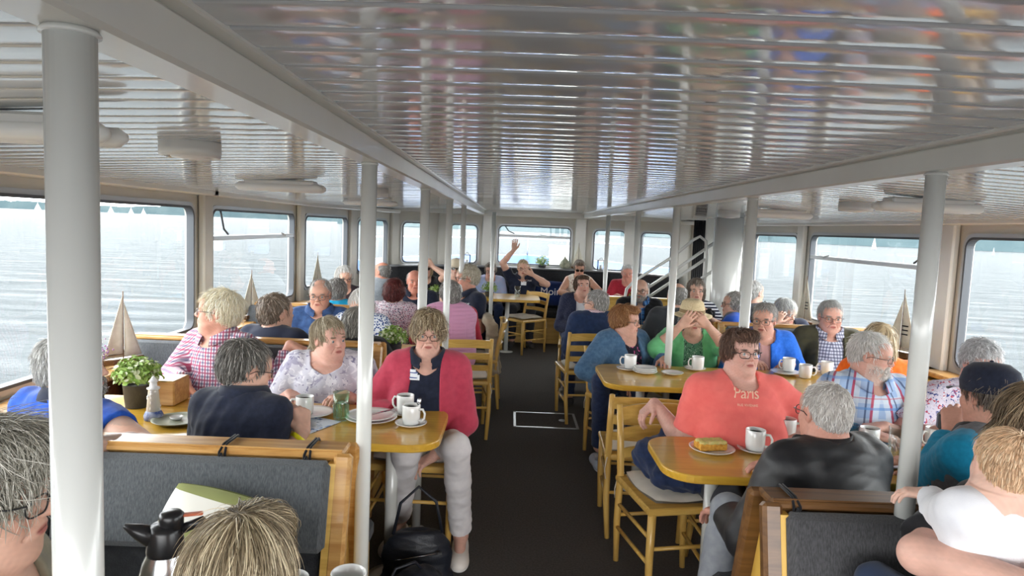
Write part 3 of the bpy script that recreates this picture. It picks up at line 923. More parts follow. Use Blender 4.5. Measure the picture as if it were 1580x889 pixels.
# ---- hair
def hair_prims(style, F, o, hs, vol=0.0, rs=0):
    def E(c, r, k=.015, op='u'): return Ell(np.array(c) * hs, np.array(r) * hs, k * hs, op, F, o)
    t = .007 + vol
    pr = [E((0, -.020, .033), (.0755 + t * .55, .095 + t, .085 + t))]
    if style in ('short', 'pixie', 'curly', 'receding', 'bald'):
        pr.append(E((0, -.055, -.012), (.060 + t * .6, .052 + t * .6, .062), .02))
        for s_ in (1, -1):
            pr.append(E((s_ * .075, .010, -.010), (.022, .026, .040), .010, 's'))
        pr.append(E((0, -.05, -.105), (.12, .12, .045), .015, 's'))
    if style == 'short':
        pr.append(E((0, .105, -.035), (.085, .085, .098), .012, 's'))
    if style == 'pixie':
        for s_ in (1, -1): pr.append(E((s_ * .061, -.012, .012), (.021 + t * .4, .05, .040), .02))
        pr.append(E((0, .05, .092), (.062, .045, .026 + vol), .02))
        pr.append(E((0, .115, -.036), (.072, .075, .092), .012, 's'))
    if style == 'curly':
        for s_ in (1, -1): pr.append(E((s_ * .056, -.02, .012), (.032 + vol, .06, .058), .02))
        pr.append(E((0, -.06, -.02), (.066 + vol, .05 + vol, .062), .02))
        pr.append(E((0, .120, -.040), (.076, .080, .092), .012, 's'))
    if style == 'bob':
        for s_ in (1, -1):
            pr.append(E((s_ * .060, -.012, -.010), (.026 + vol, .056, .076), .02))
            pr.append(E((s_ * .060, -.02, -.060), (.024 + vol, .046, .038), .02))
        pr.append(E((0, -.062, -.030), (.072 + vol, .046 + vol, .085), .02))
        pr.append(E((0, .120, -.045), (.066, .082, .096), .012, 's'))
    if style == 'long':
        for s_ in (1, -1):
            pr.append(E((s_ * .066, -.02, -.030), (.026 + vol, .058, .095), .02))
            pr.append(E((s_ * .064, -.03, -.13), (.028 + vol, .045, .075), .03))
        pr.append(E((0, -.066, -.080), (.080 + vol, .046 + vol, .14), .02))
        pr.append(E((0, .120, -.045), (.064, .086, .098), .012, 's'))
    if style == 'tied':
        pr.append(E((0, .112, -.042), (.078, .082, .100), .012, 's'))
        for s_ in (1, -1): pr.append(E((s_ * .078, .004, -.008), (.016, .022, .034), .010, 's'))
        pr.append(E((0, -.060, -.010), (.062, .05, .065), .02))
        pr.append(E((0, -.05, -.11), (.12, .10, .045), .015, 's'))
        a = np.array(o) + F @ (np.array((0, -.10, -.02)) * hs)
        for i, (dx, dy, dz, r1) in enumerate([(0.02, -.118, -.07, .026), (.03, -.112, -.13, .024), (.035, -.10, -.19, .018)]):
            b = np.array(o) + F @ (np.array((dx, dy, dz)) * hs); pr.append(Cone(a, b, .022 * hs, r1 * hs, .01)); a = b
    if style == 'receding':
        pr.append(E((0, .115, -.020), (.090, .100, .112), .015, 's'))
        pr.append(E((0, .045, .125), (.050, .075, .045), .02, 's'))
    if style == 'bald':
        pr.append(E((0, .100, .055), (.115, .125, .125), .015, 's'))
        pr.append(E((0, -.01, .115), (.070, .085, .062), .02, 's'))
    return pr

def strands(prims, Vc, Fc, F, o, hs, style, n, length, width, cols, seed, messy=.25, lift=.004, curl=0.0, fringe=0.0, steps=6):
    r = np.random.RandomState(seed)
    tri = Fc[r.randint(0, len(Fc), n)]
    w = r.dirichlet((1, 1, 1, 1), n)
    p = (Vc[tri] * w[..., None]).sum(1)
    q = ((p - np.array(o)) @ F) / hs
    keep = np.ones(n, bool)
    p = p[keep]; q = q[keep]; n = len(p)
    crown = np.array((.012, -.055, .11)) if style not in ('pixie', 'curly') else np.array((.0, -.03, .12))
    down = np.array(o) * 0 + F @ np.array((0, 0, -1.0))
    cw = np.array(o) + F @ (crown * hs)
    rnd = r.normal(size=(n, 3))
    P_ = [p]; e = .002
    L = length * r.uniform(.55, 1.15, n)
    side = F @ np.array((1.0, 0, 0)); fw = F @ np.array((0, 1.0, 0))
    for st in range(steps):
        p = P_[-1].astype(np.float32)
        d0 = field(prims, p, .05)
        g = np.stack([field(prims, p + np.array(v, np.float32) * e, .05) - d0 for v in ((1, 0, 0), (0, 1, 0), (0, 0, 1))], 1)
        g /= np.linalg.norm(g, axis=1)[:, None] + 1e-9
        d = (p - cw); d /= np.linalg.norm(d, axis=1)[:, None] + 1e-6
        d = d + down * .55 + rnd * messy
        if fringe: d = d + fw * fringe * np.clip((q[:, 2:3]) * 12, 0, 1)
        d = d - g * (d * g).sum(1)[:, None]
        d /= np.linalg.norm(d, axis=1)[:, None] + 1e-9
        if curl:
            d = d + curl * np.cross(g, d) * np.sin(st * 1.7 + rnd[:, :1] * 3) + g * .3 * curl * np.cos(st * 1.7 + rnd[:, 1:2] * 3)
        nx = p + d * (L / steps)[:, None]
        d1 = field(prims, nx.astype(np.float32), .05)
        tgt = lift * (.2 + .8 * np.abs(rnd[:, 2])) * (1 + st * .25)
        nx = nx - g * (d1 - tgt)[:, None] * .8
        P_.append(nx)
    # three-sided tapered strands
    K = len(P_); ring = 3
    pts = np.stack(P_, 1)                      # n,K,3
    tan = np.gradient(pts, axis=1); tan /= np.linalg.norm(tan, axis=2)[..., None] + 1e-9
    ref = (pts - np.array(o)); a = np.cross(tan, ref); a /= np.linalg.norm(a, axis=2)[..., None] + 1e-9; b = np.cross(tan, a)
    wd = width * r.uniform(.6, 1.3, n)[:, None] * np.array([.7, 1, 1, .9, .75, .5, .12, .1][:K - 1] + [.08])[None, :]
    Vs = []
    for k in range(ring):
        th = 2 * math.pi * k / ring
        Vs.append(pts + (a * math.cos(th) * 1.6 + b * math.sin(th) * .7) * wd[..., None])
    V = np.stack(Vs, 2).reshape(-1, 3)
    base = (np.arange(n) * K * ring)[:, None, None]
    i = (np.arange(K - 1) * ring)[None, :, None]; k = np.arange(ring)[None, None, :]
    a0 = base + i + k; a1 = base + i + (k + 1) % ring
    Fq = np.stack([a0, a1, a1 + ring, a0 + ring], -1).reshape(-1, 4)
    cols = [np.array(srgb(*c)) for c in cols]
    ci = cols[0] + (cols[1] - cols[0]) * r.uniform(0, 1, n)[:, None]
    if len(cols) > 2:
        m = r.uniform(0, 1, n) < .25; ci[m] = cols[2]
    C = np.repeat(ci * r.uniform(.92, 1.28, n)[:, None], K * ring, 0)
    tipf = np.tile(np.repeat(np.linspace(.85, 1.12, K), ring), n)
    C = C * tipf[:, None]
    return V, Fq, C

HAIR = vcol_mat('hair_fibre', rough=.45, spec=.35, bump=.25, bscale=250)
def make_hair(sp, F, o, hs, parent, near):
    style = sp.get('hair', 'short')
    if style == 'none': return None
    cols = sp.get('hcol', [(150, 146, 140), (185, 182, 178)])
    pr = hair_prims(style, F, o, hs, sp.get('hvol', 0.0))
    seed = sp['seed']
    pr.append(Fn(fold_fn(.0035 if style != 'curly' else .006, 16 if style != 'curly' else 26, seed, .3), 'd'))
    lo, hi = bounds(pr, .03)
    V, Fc = nets(pr, lo, hi, .0045 if near > 1 else .006)
    if len(Fc) == 0: return None
    c0 = (np.array(srgb(*cols[0])) + np.array(srgb(*cols[1]))) / 2 * .95
    rr = np.random.RandomState(seed)
    nzf = fold_fn(1.0, 45, seed + 9, 0.2)
    Cc = c0[None, :] * (1 + .28 * nzf(V.astype(np.float32))[:, None])
    n = {0: 350, 1: 900, 2: 2600, 3: 7500}[near]
    if style == 'bald': n = n // 3
    wdt = {0: .0020, 1: .0016, 2: .0011, 3: .0007}[near]
    ln = sp.get('hlen', {'short': .035, 'pixie': .055, 'curly': .045, 'bob': .10, 'long': .16, 'receding': .03, 'bald': .02, 'tied': .09}[style])
    pc = pr[:-1]
    SV, SF, SCc = strands(pc, V, Fc, F, o, hs, style, n, ln, wdt, cols, seed, sp.get('messy', .25), sp.get('lift', .004), .9 if style == 'curly' else sp.get('curl', 0), sp.get('fringe', 0.0))
    Vall = np.concatenate([V, SV]); Fall = np.concatenate([Fc, SF + len(V)]); Call = np.concatenate([Cc, SCc])
    return np_mesh('hair', Vall, Fall, HAIR, parent, np.clip(Call, 0, 1))

# ---- whole figure
def person(sp):
    """one seated (or standing) figure; sp gives the head point, the directions of body and head, limbs, hair and clothes"""
    near = sp.get('near', 1)
    vox = {0: .0095, 1: .0075, 2: .0055, 3: .005}[near]
    hv = {0: .005, 1: .0038, 2: .0026, 3: .0024}[near]
    cv = {0: .011, 1: .0085, 2: .0065, 3: .0055}[near]
    seed = sp['seed']; fem = sp.get('fem', False)
    H = Vector(sp['head']); face = sp['face']; s = sp.get('s', 1.0); hs = sp.get('hs', .97 if fem else 1.03)
    lean = sp.get('lean', 6); g = sp.get('girth', .5); sit = sp.get('sit', .46)
    fv = Vector((math.sin(R(face)), math.cos(R(face)), 0))
    back = sp.get('back', math.sin(R(lean)) * .5 + .035)        # how far the head is in front of the hips
    root = H - fv * back; root.z = 0
    e = empty('person', root, -R(face), sp['label'], 'person', sp.get('group'))
    Mi = (Matrix.Translation(root) @ Matrix.Rotation(-R(face), 4, 'Z')).inverted()
    def loc(w): return np.array(Mi @ Vector(w))
    ho = loc(H).astype(float)                        # head centre in the figure's own space
    pz = sit + .085
    vs = (ho[2] - pz) / .64                          # stretch of the trunk to reach the head
    vs = max(.62, min(1.25, vs))
    sw = sp.get('sw', .150 if fem else .168) * s
    tw = sp.get('twist', 0)
    T = frame(tw, 0, 0)
    def tp(x, y, z):
        """trunk point: height z is 0 at the hips and 1 at the neck base, bent along the lean"""
        b = back * (z ** 1.3) * .82
        v = T @ np.array((x, y, 0)) * (min(z * 1.5, 1)) + np.array((x, y, 0)) * (1 - min(z * 1.5, 1))
        return np.array((v[0], v[1] + b, pz + z * .475 * vs + 0))
    cp = [(0, 0, .04), (0, .02 + .02 * g, .36), (0, .005, .74)]
    rad = [(.175 + .03 * g, .125 + .02 * g, .125), (.150 + .055 * g, .110 + .075 * g, .15 * vs), (.158 + .03 * g, .108 + .03 * g, .16 * vs)]
    trunk = []
    Lf = frame(tw * .6, -lean * .6, 0)
    for (c, r_), k in zip(zip(cp, rad), (.02, .08, .08)):
        trunk.append(Ell((0, 0, 0), np.array(r_) * s, k, 'u', Lf, tp(*c)))
    shz = .93
    SL_, SR_ = tp(-sw, -.005, shz), tp(sw, -.005, shz)
    trunk.append(Cone(tp(-sw * .86, -.01, shz - .01), tp(sw * .86, -.01, shz - .01), .052 * s, .052 * s, .06))
    trunk.append(Ell((0, 0, 0), (.11 * s, .055 * s, .05 * s), .05, 'u', Lf, tp(0, -.02, 1.0)))
    if fem or sp.get('bust'):
        bz = .60 - .04 * g; bs = sp.get('bust', .8 + .3 * g)
        for q in (-1, 1):
            trunk.append(Ell((0, 0, 0), (.070 * bs, .062 * bs, .068 * bs), .045, 'u', Lf, tp(q * .078, .085 + .02 * g, bz)))
    # head and neck
    HF = frame(sp.get('hyaw', face) - face, sp.get('hpitch', 0), sp.get('hroll', 0))
    hp = head_prims(HF, ho, hs, fem=fem, fat=sp.get('fat', .3 * g))
    nb_ = tp(0, .0, .98); nt_ = ho + HF @ (np.array((0, -.022, -.055)) * hs)
    nr = (.050 if fem else .058) + .008 * g
    neck = [Cone(nb_, nt_, nr + .008, nr, .03)]
    # arms
    al = sp.get('al', 1.0); arm = {}; l1, l2 = .275 * s * al, .245 * s * al
    for side, S_ in ((-1, SL_), (1, SR_)):
        key = 'L' if side < 0 else 'R'
        a = sp.get('arm' + key, 'lap')
        hint = np.array((side * .6, -.5, -.9))
        curl = 28; hf = None; hn = np.array((0, 0, -1.0)); tf = 1.0
        if isinstance(a, dict):
            t = loc(a['w']) if 'w' in a else np.array(a['l'], float)
            if 'hint' in a: hint = np.array(a['hint'], float)
            curl = a.get('curl', curl); hf = a.get('f'); hn = np.array(a.get('n', hn), float); tf = a.get('thumb', 1.0)
        elif a == 'lap': t = np.array((side * .07, .30, sit + .19)); hn = np.array((0, 0, -1.0)); hf = (-side * .8, .6, -.2)
        elif a == 'table': t = np.array((side * .14, .36, .79)); hf = (-side * .6, .8, 0)
        elif a == 'down': t = np.array((side * .27, .10, sit + .12)); hf = (0, .3, -1)
        elif a == 'cross': t = np.array((-side * .02, .27, .80)); hf = (-side, .2, 0); hint = np.array((side * 1.0, -.1, -.8))
        elif a == 'thigh': t = np.array((side * .13, .36, sit + .18)); hf = (0, 1, -.2)
        E_, W_ = ik(S_, t, l1, l2, hint)
        f_ = (W_ - E_) / np.linalg.norm(W_ - E_) if hf is None else np.array(hf, float)
        arm[key] = (S_, E_, W_, f_, hn, curl, side, tf)
    armp = {}; handp = {}
    for key, (S_, E_, W_, f_, hn, curl, side, tf) in arm.items():
        ar = (.044 if fem else .048) + .010 * g
        armp[key] = [Cone(S_, E_, ar * 1.12 * s, ar * .86 * s, .03), Cone(E_, E_ + (W_ - E_) * .35, ar * .86 * s, ar * .84 * s, .01), Cone(E_ + (W_ - E_) * .35, W_, ar * .84 * s, .0265 * s, .01)]
        # palm normal x fingers gives the thumb side; choose so that the thumb points inwards/up
        tdir = np.cross(f_ / np.linalg.norm(f_), hn)
        want = np.array((-side, .1, .5)) if not (isinstance(sp.get('arm' + key), dict) and 'tside' in sp['arm' + key]) else np.array(sp['arm' + key]['tside'], float)
        sg = 1 if tdir.dot(want) > 0 else -1
        handp[key] = hand_prims(W_, f_, hn, sg, curl, s=(.94 if fem else 1.04) * s, thumb=tf)
    # legs
    legs = sp.get('legs', 'sit'); legp = []; shoes = []; tz = []
    for side in (-1, 1):
        key = 'L' if side < 0 else 'R'
        hip = np.array((side * .088 * s, .01, sit + .075))
        if legs == 'sit':
            knee = np.array((side * sp.get('knee', .13), .44 * s, sit + .065)); ank = np.array((side * sp.get('knee', .13) * .95, .43 + sp.get('foot', .0), .085))
        if 'knee' + key in sp: knee = loc(sp['knee' + key]) if len(sp['knee' + key]) == 3 else knee
        if 'ank' + key in sp: ank = loc(sp['ank' + key])
        tr = .078 + .018 * g
        legp.append([Cone(hip, knee, tr * s, .056 * s, .03), Cone(knee, knee + (ank - knee) * .35, .054 * s, .052 * s, .02), Cone(knee + (ank - knee) * .35, ank, .052 * s, .036 * s, .02)])
        fd = np.array((side * .18, 1, 0)); fd /= np.linalg.norm(fd)
        if 'toe' + key in sp: fd = (loc(sp['toe' + key]) - ank); fd[2] = 0; fd /= np.linalg.norm(fd)
        shoes.append((ank, fd))
    body = trunk + neck + hp + [q for k_ in ('L', 'R') for q in armp[k_] + handp[k_]] + [q for l_ in legp for q in l_]
    body += [Cone(a_, a_ + fd * .13 + np.array((0, 0, -.045)), .034, .024, .02) for a_, fd in shoes]
    tone = sp.get('skin', (214, 164, 140)); hair0 = sp.get('hcol', [(150, 146, 140), (185, 182, 178)])
    brow = sp.get('brow', tuple(int(x * .8) for x in hair0[0]))
    colf = skin_color(HF, ho, hs, tone, brow, sp.get('lips', (178, 104, 96)), sp.get('stubble'), sp.get('blush', .6), seed)
    hb = []
    if near > 0:
        hm = .125 * hs
        hb.append((ho - np.array((.11, .135, .135)) * hs, ho + np.array((.11, .135, .14)) * hs))
    for k_ in ('L', 'R'):
        if near > 0 or k_ in sp.get('fine', ''):
            W_, f_ = arm[k_][2], arm[k_][3]; f_ = f_ / np.linalg.norm(f_); c = W_ + f_ * .09
            if all(np.abs(c - ho) > .16): pass
            hb.append((c - .115, c + .115))
    # drop boxes overlapping the head box (they would double the surface)
    ok = hb[:1] if near > 0 else []
    for bx in (hb[1:] if near > 0 else hb):
        if all(((bx[0] > q[1]) | (bx[1] < q[0])).any() for q in ok): ok.append(bx)
    SKIN = vcol_mat('skin', rough=.52, spec=.35, bump=.12, bscale=260, sub=.12 if near > 1 else 0)
    bo = solid('body', body, vox, SKIN, e, colf, ok, hv)
    if near > 0: eyes(HF, ho, hs, bo, sp.get('iris', (95, 115, 125)), sp.get('look', (0, 1, -.05)))
    make_hair(sp, HF, ho, hs, e, near)
    if 'glasses' in sp:
        gm = {'dark': SEAL_BLACK, 'steel': GL_STEEL, 'brown': GL_BROWN, 'red': GL_RED}[sp['glasses']]
        glasses(HF, ho, hs, e, gm, tint=(SUNLENS if sp.get('sun') else None), r=.0019 if near < 2 else .0016)
    if 'beard' in sp:
        def E(c, r, k=.012, op='u'): return Ell(np.array(c) * hs, np.array(r) * hs, k * hs, op, HF, ho)
        bp_ = [E((0, .062, -.088), (.044, .040, .036)), E((.041, .030, -.060), (.024, .048, .038)), E((-.041, .030, -.060), (.024, .048, .038)), E((0, .086, -.042), (.028, .014, .008), .006),
               E((.024, .082, -.058), (.010, .016, .018)), E((-.024, .082, -.058), (.010, .016, .018)), E((0, .098, -.0555), (.017, .022, .0065), .004, 's'), Fn(fold_fn(.003, 40, seed, .2), 'd')]
        lo, hi = bounds(bp_, .02); V, Fc = nets(bp_, lo, hi, .004)
        n = 1100 if near > 1 else 350
        SV, SF, SCc = strands(bp_[:-1], V, Fc, HF, ho, hs, 'short', n, .020, .0009, sp['beard'], seed + 3, .5, .003)
        c0 = np.array(srgb(*sp['beard'][0]))
        np_mesh('beard', np.concatenate([V, SV]), np.concatenate([Fc, SF + len(V)]), HAIR, e, np.concatenate([np.tile(c0, (len(V), 1)), SCc]))
    # ---- clothes
    def grow(t): return Fn(lambda p: np.full(len(p), t, np.float32), 'o', t=t)
    def garment(name, mat, t, sleeve, open_=None, neckr=.075, necky=.045, neckz=.0, hem=None, folds=.0045, freq=8, seed2=0, sl_flare=1.12, vneck=None, raglan=None):
        pr = [Ell((0, 0, 0), q.r, q.k, 'u', q.R, q.c) if isinstance(q, Ell) else Cone(q.a, q.a + q.e, q.r1, q.r2, q.k) for q in trunk]
        pr = list(pr)
        cuts = []
        for key, (S_, E_, W_, f_, hn, curl, side, tf) in arm.items():
            ar = ((.044 if fem else .048) + .010 * g) * s
            if sleeve == 0: continue
            if sleeve <= 1.0:
                b_ = S_ + (E_ - S_) * sleeve
                pr.append(Cone(S_, b_, ar * 1.16, ar * sl_flare, .03))
                ax = (E_ - S_) / np.linalg.norm(E_ - S_)
                cuts.append(Half(b_ - ax * .004, ax, .004, (b_, ar * 1.7 + .06)))
            else:
                f2 = min(sleeve - 1, 1.0); W2 = E_ + (W_ - E_) * f2
                pr.append(Cone(S_, E_, ar * 1.16, ar * .98, .03)); pr.append(Cone(E_, W2, ar * .98, .036 * s + .002, .012))
                ax = (W_ - E_) / np.linalg.norm(W_ - E_)
                cuts.append(Half(W2 - ax * .003, ax, .004, (W2, .085)))
        pr.append(grow(t))
        pr.append(Fn(fold_fn(folds, freq, seed * 7 + seed2, .55), 'd'))
        pr += cuts
        hz = pz + .475 * vs * 0 + (hem if hem is not None else -.06)
        pr.append(Half((0, 0, hz), (0, 0, -1), .01))
        nc = tp(0, necky * s, 1.0 + neckz); neckr = neckr * (s if s < .9 else 1)
        pr.append(Ell((0, 0, 0), (neckr, neckr * .95, .060 * min(1, s * 1.1)), .008, 's', Lf, nc))
        pr.append(Cone(nc, nt_, neckr * .93, neckr * 1.0, .008, 's'))
        if vneck:
            v0 = tp(0, .12, 1.0); v1 = tp(0, .17, 1.0 - vneck)
            pr.append(Cone(v0, v1, .055, .012, .006, 's'))
        if open_:
            w0, w1, zt = open_   # half width at the hem, at the chest, direction
            cz = pz; hgt = .475 * vs
            Tt = T
            def wedge(p):
                z = (p[:, 2] - cz) / hgt
                q = (p - tp(0, 0, .5)) @ T
                hw = w0 + (w1 - w0) * np.clip(z, 0, 1)
                return np.maximum(np.abs(q[:, 0] - zt) - hw, .02 - (q[:, 1] + back * .41 - back * .82 * np.clip(z, 0, 1) ** 1.3))
            pr.append(Fn(wedge, 's', .006))
        return solid(name, pr, cv, mat, e, m=.03 + t)
    for gm in sp.get('wear', []):
        gm = dict(gm); gm.setdefault('seed2', len(gm['name'])); garment(**gm)
    if sp.get('collar') is not None:
        # a turned-down collar round the neck, open at the throat
        m_ = sp['collar']; t_ = sp.get('collar_t', .018); C_ = tp(0, .012, 1.0) + np.array((0, 0, .026))
        rr = nr + t_ + .004; b = MB(); rows = []
        for i in range(25):
            a = R(18 + 324 * i / 24 + 90); dip = max(0, math.cos(a - R(90))) ** 2
            dx, dy = math.cos(a), math.sin(a)
            v = lambda k, z: tuple(np.array(C_) + Lf @ np.array((dx * k, dy * k * .95 + .0, z - dip * .045)))
            rows.append([v(rr * .98, .004), v(rr * .98, .042), v(rr + .007, .048), v(rr + .022, .022), v(rr + .034, .000), v(rr + .028, -.004), v(rr + .010, .012)])
        b.sheet(rows + [rows[-1]]); b.build('collar', m_, e)
    if sp.get('cuffband'):
        key, m_ = sp['cuffband']; S_, E_, W_ = arm[key][:3]; ax = (W_ - E_) / np.linalg.norm(W_ - E_)
        c = W_ - ax * .025; b = MB(); q = Vector(ax).to_track_quat('Z', 'Y').to_matrix().to_4x4()
        b.lathe([(.030, -.009), (.0335, -.009), (.0335, .009), (.030, .009), (.030, -.009)], n=20, M=Matrix.Translation(c) @ q); b.build('wristband', m_, e)
    if sp.get('trousers') is not None:
        tl = sp.get('tlen', .93)
        pr = [Ell((0, 0, 0), np.array(rad[0]) * s * np.array((1, 1, .95)), .02, 'u', Lf, tp(0, 0, .02))]
        cuts = []
        for l_ in legp:
            for q in l_: pr.append(Cone(q.a, q.a + q.e, q.r1, max(q.r2, .046), q.k))
            a_ = l_[2].a + l_[2].e * tl; ax = l_[2].e / np.linalg.norm(l_[2].e); cuts.append(Half(a_, ax, .004, (a_, .12)))
        pr += [grow(.010 if not sp.get('tight') else .006), Fn(fold_fn(.005, 7, seed + 40, .6), 'd')] + cuts + [Half((0, 0, pz + .10), (0, 0, 1), .01, ((0, 0, pz), .30))]
        solid('trousers', pr, cv, sp['trousers'], e)
    if sp.get('shoes') is not None:
        for a_, fd in shoes:
            sd = np.array((fd[1], -fd[0], 0)); z0 = np.array((a_[0], a_[1], 0))
            Fm = np.stack([sd, fd, np.array((0, 0, 1.0))], 1).astype(np.float32)
            pr = [Ell((0, -.02, .05), (.040, .062, .05), .02, 'u', Fm, z0), Ell((0, .09, .04), (.046, .10, .042), .04, 'u', Fm, z0), Ell((0, .15, .032), (.043, .055, .034), .03, 'u', Fm, z0),
                  Half((0, 0, .004), (0, 0, -1), .003), Ell((0, -.015, .115), (.034, .044, .05), .006, 's', Fm, z0)]
            sc = np.array(srgb(*sp['shoes'])); so = np.array(srgb(*sp.get('sole', (228, 226, 220))))
            def scol(V, sc=sc, so=so, z0=z0, Fm=Fm):
                q = (V - z0) @ Fm; c = np.tile(sc, (len(V), 1)); c[V[:, 2] < .024] = so
                lace = (np.abs(q[:, 0]) < .018) & (q[:, 1] > .045) & (q[:, 1] < .12) & (np.sin(q[:, 1] * 420) > .2) & (V[:, 2] > .045)
                c[lace] = so; return c
            solid('shoe', pr, .005 if near > 0 else .009, vcol_mat('shoe_leather', rough=.6), e, scol)
    sp['_'] = dict(e=e, ho=ho, HF=HF, arm=arm, tp=tp, Lf=Lf, Mi=Mi, T=T, hs=hs)
    return e

# ------------------------------------------------------------------ cloth and accessory materials
SEAL_BLACK = noisy('black_spectacle_frame', srgb(28, 28, 30), rough=.3)
GL_STEEL = noisy('steel_spectacle_frame', srgb(96, 90, 88), rough=.3, metal=.6)
GL_BROWN = noisy('brown_spectacle_frame', srgb(74, 46, 34), rough=.35)
GL_RED = noisy('dark_red_spectacle_frame', srgb(92, 30, 36), rough=.35)
SUNLENS = glass_mat('dark_sunglass_lens', (.08, .08, .09), .08)

def cloth(name, c, c2=None, rough=.85, weave=.25, scale=60, sheen=.15, wsc=700):
    return noisy(name, srgb(*c), srgb(*c2) if c2 else None, rough=rough, scale=scale, bump=weave, bscale=wsc, spec=.25, sheen=sheen, dist=.002)

def checks(name, base, bars, rough=.85):
    """woven checks: bars = [(axis 'u'/'v', period m, offset m, width m, colour, strength)]"""
    m, b, t = base_mat(name, srgb(*base), rough, 0, .25, 0, .1)
    tc = t.new('ShaderNodeTexCoord'); sp = t.new('ShaderNodeSeparateXYZ'); t.link(tc.outputs['Object'], sp.inputs[0])
    # u runs around the body, v up it
    yy = t.new('ShaderNodeMath', operation='MULTIPLY'); yy.inputs[1].default_value = .75; t.link(sp.outputs['Y'], yy.inputs[0])
    ab = t.new('ShaderNodeMath', operation='ABSOLUTE'); t.link(sp.outputs['X'], ab.inputs[0])
    uu = t.new('ShaderNodeMath', operation='SUBTRACT'); t.link(ab.outputs[0], uu.inputs[0]); t.link(yy.outputs[0], uu.inputs[1])
    last = None
    for (ax, per, off, wd, col, st) in bars:
        a = t.new('ShaderNodeMath', operation='ADD'); a.inputs[1].default_value = off + 40 * per
        t.link(uu.outputs[0] if ax == 'u' else sp.outputs['Z'], a.inputs[0])
        mo = t.new('ShaderNodeMath', operation='MODULO'); mo.inputs[1].default_value = per; t.link(a.outputs[0], mo.inputs[0])
        ls = t.new('ShaderNodeMath', operation='LESS_THAN'); ls.inputs[1].default_value = wd; t.link(mo.outputs[0], ls.inputs[0])
        ml = t.new('ShaderNodeMath', operation='MULTIPLY'); ml.inputs[1].default_value = st; t.link(ls.outputs[0], ml.inputs[0])
        mx = t.new('ShaderNodeMixRGB'); mx.inputs[2].default_value = rgba(srgb(*col)); t.link(ml.outputs[0], mx.inputs[0])
        if last is None: mx.inputs[1].default_value = rgba(srgb(*base))
        else: t.link(last.outputs[0], mx.inputs[1])
        last = mx
    t.link(last.outputs[0], b.inputs['Base Color'])
    return m

def blotches(name, base, cols, scale=40, kind='voronoi', thr=.45, rough=.85):
    """printed cloth: spots or swirls of several colours on a ground"""
    m, b, t = base_mat(name, srgb(*base), rough, 0, .25, 0, .1)
    tc = t.new('ShaderNodeTexCoord'); last = None
    for i, (col, th, sc) in enumerate(cols):
        if kind == 'voronoi':
            v = t.new('ShaderNodeTexVoronoi', i_Scale=scale * sc, i_Randomness=.85); o = v.outputs['Distance']; op = 'LESS_THAN'
        else:
            v = t.new('ShaderNodeTexNoise', i_Scale=scale * sc, i_Detail=3.0, i_Distortion=1.6); o = v.outputs['Fac']; op = 'GREATER_THAN'
        mp = t.new('ShaderNodeMapping'); mp.inputs['Location'].default_value = (i * 3.1, i * 1.7, i * .9)
        t.link(tc.outputs['Object'], mp.inputs[0]); t.link(mp.outputs[0], v.inputs['Vector'])
        ls = t.new('ShaderNodeMath', operation=op); ls.inputs[1].default_value = th; t.link(o, ls.inputs[0])
        mx = t.new('ShaderNodeMixRGB'); mx.inputs[2].default_value = rgba(srgb(*col)); t.link(ls.outputs[0], mx.inputs[0])
        if last is None: mx.inputs[1].default_value = rgba(srgb(*base))
        else: t.link(last.outputs[0], mx.inputs[1])
        last = mx
    t.link(last.outputs[0], b.inputs['Base Color'])
    return m

NAVY = cloth('navy_polo_cotton', (34, 40, 60), (28, 33, 50))
BLACKC = cloth('black_cotton', (26, 26, 30), (20, 20, 24))
ROYAL = cloth('royal_blue_polo', (30, 82, 176), (24, 68, 156))
BLUEJ = cloth('bright_blue_fleece', (48, 118, 226), (38, 104, 210))
DENIMSH = cloth('mid_blue_denim_shirt', (62, 92, 142), (48, 74, 120), scale=30)
GING = checks('gingham_shirt', (226, 212, 222), [('u', .018, 0, .009, (52, 50, 98), .72), ('v', .018, 0, .009, (52, 50, 98), .6), ('u', .036, .018, .009, (190, 60, 92), .6), ('v', .036, .018, .009, (190, 60, 92), .4)])
PLAIDW = checks('light_blue_and_red_plaid_shirt', (168, 194, 230), [('u', .11, .03, .030, (224, 234, 246), .7), ('v', .10, .01, .030, (224, 234, 246), .6), ('u', .11, .0, .014, (196, 44, 78), .85), ('u', .11, .075, .010, (44, 60, 110), .75), ('v', .13, .0, .006, (196, 60, 90), .5), ('v', .13, .05, .012, (90, 150, 220), .6)])
PLAIDN = checks('navy_and_white_check_shirt', (214, 218, 234), [('u', .024, 0, .009, (44, 48, 92), .7), ('v', .024, 0, .009, (44, 48, 92), .7), ('u', .024, .012, .002, (60, 60, 100), .6)])
PLAIDB = checks('blue_check_shirt', (70, 130, 196), [('u', .05, 0, .02, (24, 46, 92), .8), ('v', .05, 0, .015, (24, 46, 92), .7), ('u', .05, .03, .005, (180, 210, 230), .7)])
PAISLEY = blotches('white_and_mauve_print_blouse', (204, 202, 214), [((168, 164, 186), .56, .35), ((228, 226, 234), .58, .8), ((136, 132, 160), .64, 1.3)], 22, 'noise')
DOTTY = blotches('pink_navy_dotted_blouse', (228, 216, 224), [((44, 44, 84), .36, 1.0), ((190, 90, 120), .30, 1.15)], 75)
BDOTTY = blotches('blue_white_dotted_dress', (224, 230, 240), [((44, 78, 142), .42, 1.0)], 60)
FLORAL = blotches('red_blue_floral_shirt', (212, 206, 222), [((186, 70, 90), .60, .8), ((70, 80, 140), .60, 1.0), ((240, 236, 240), .64, 1.4)], 45, 'noise')
GREENP = blotches('green_leaf_print_top', (96, 150, 118), [((40, 74, 62), .58, .8), ((190, 220, 200), .62, 1.1)], 60, 'noise')
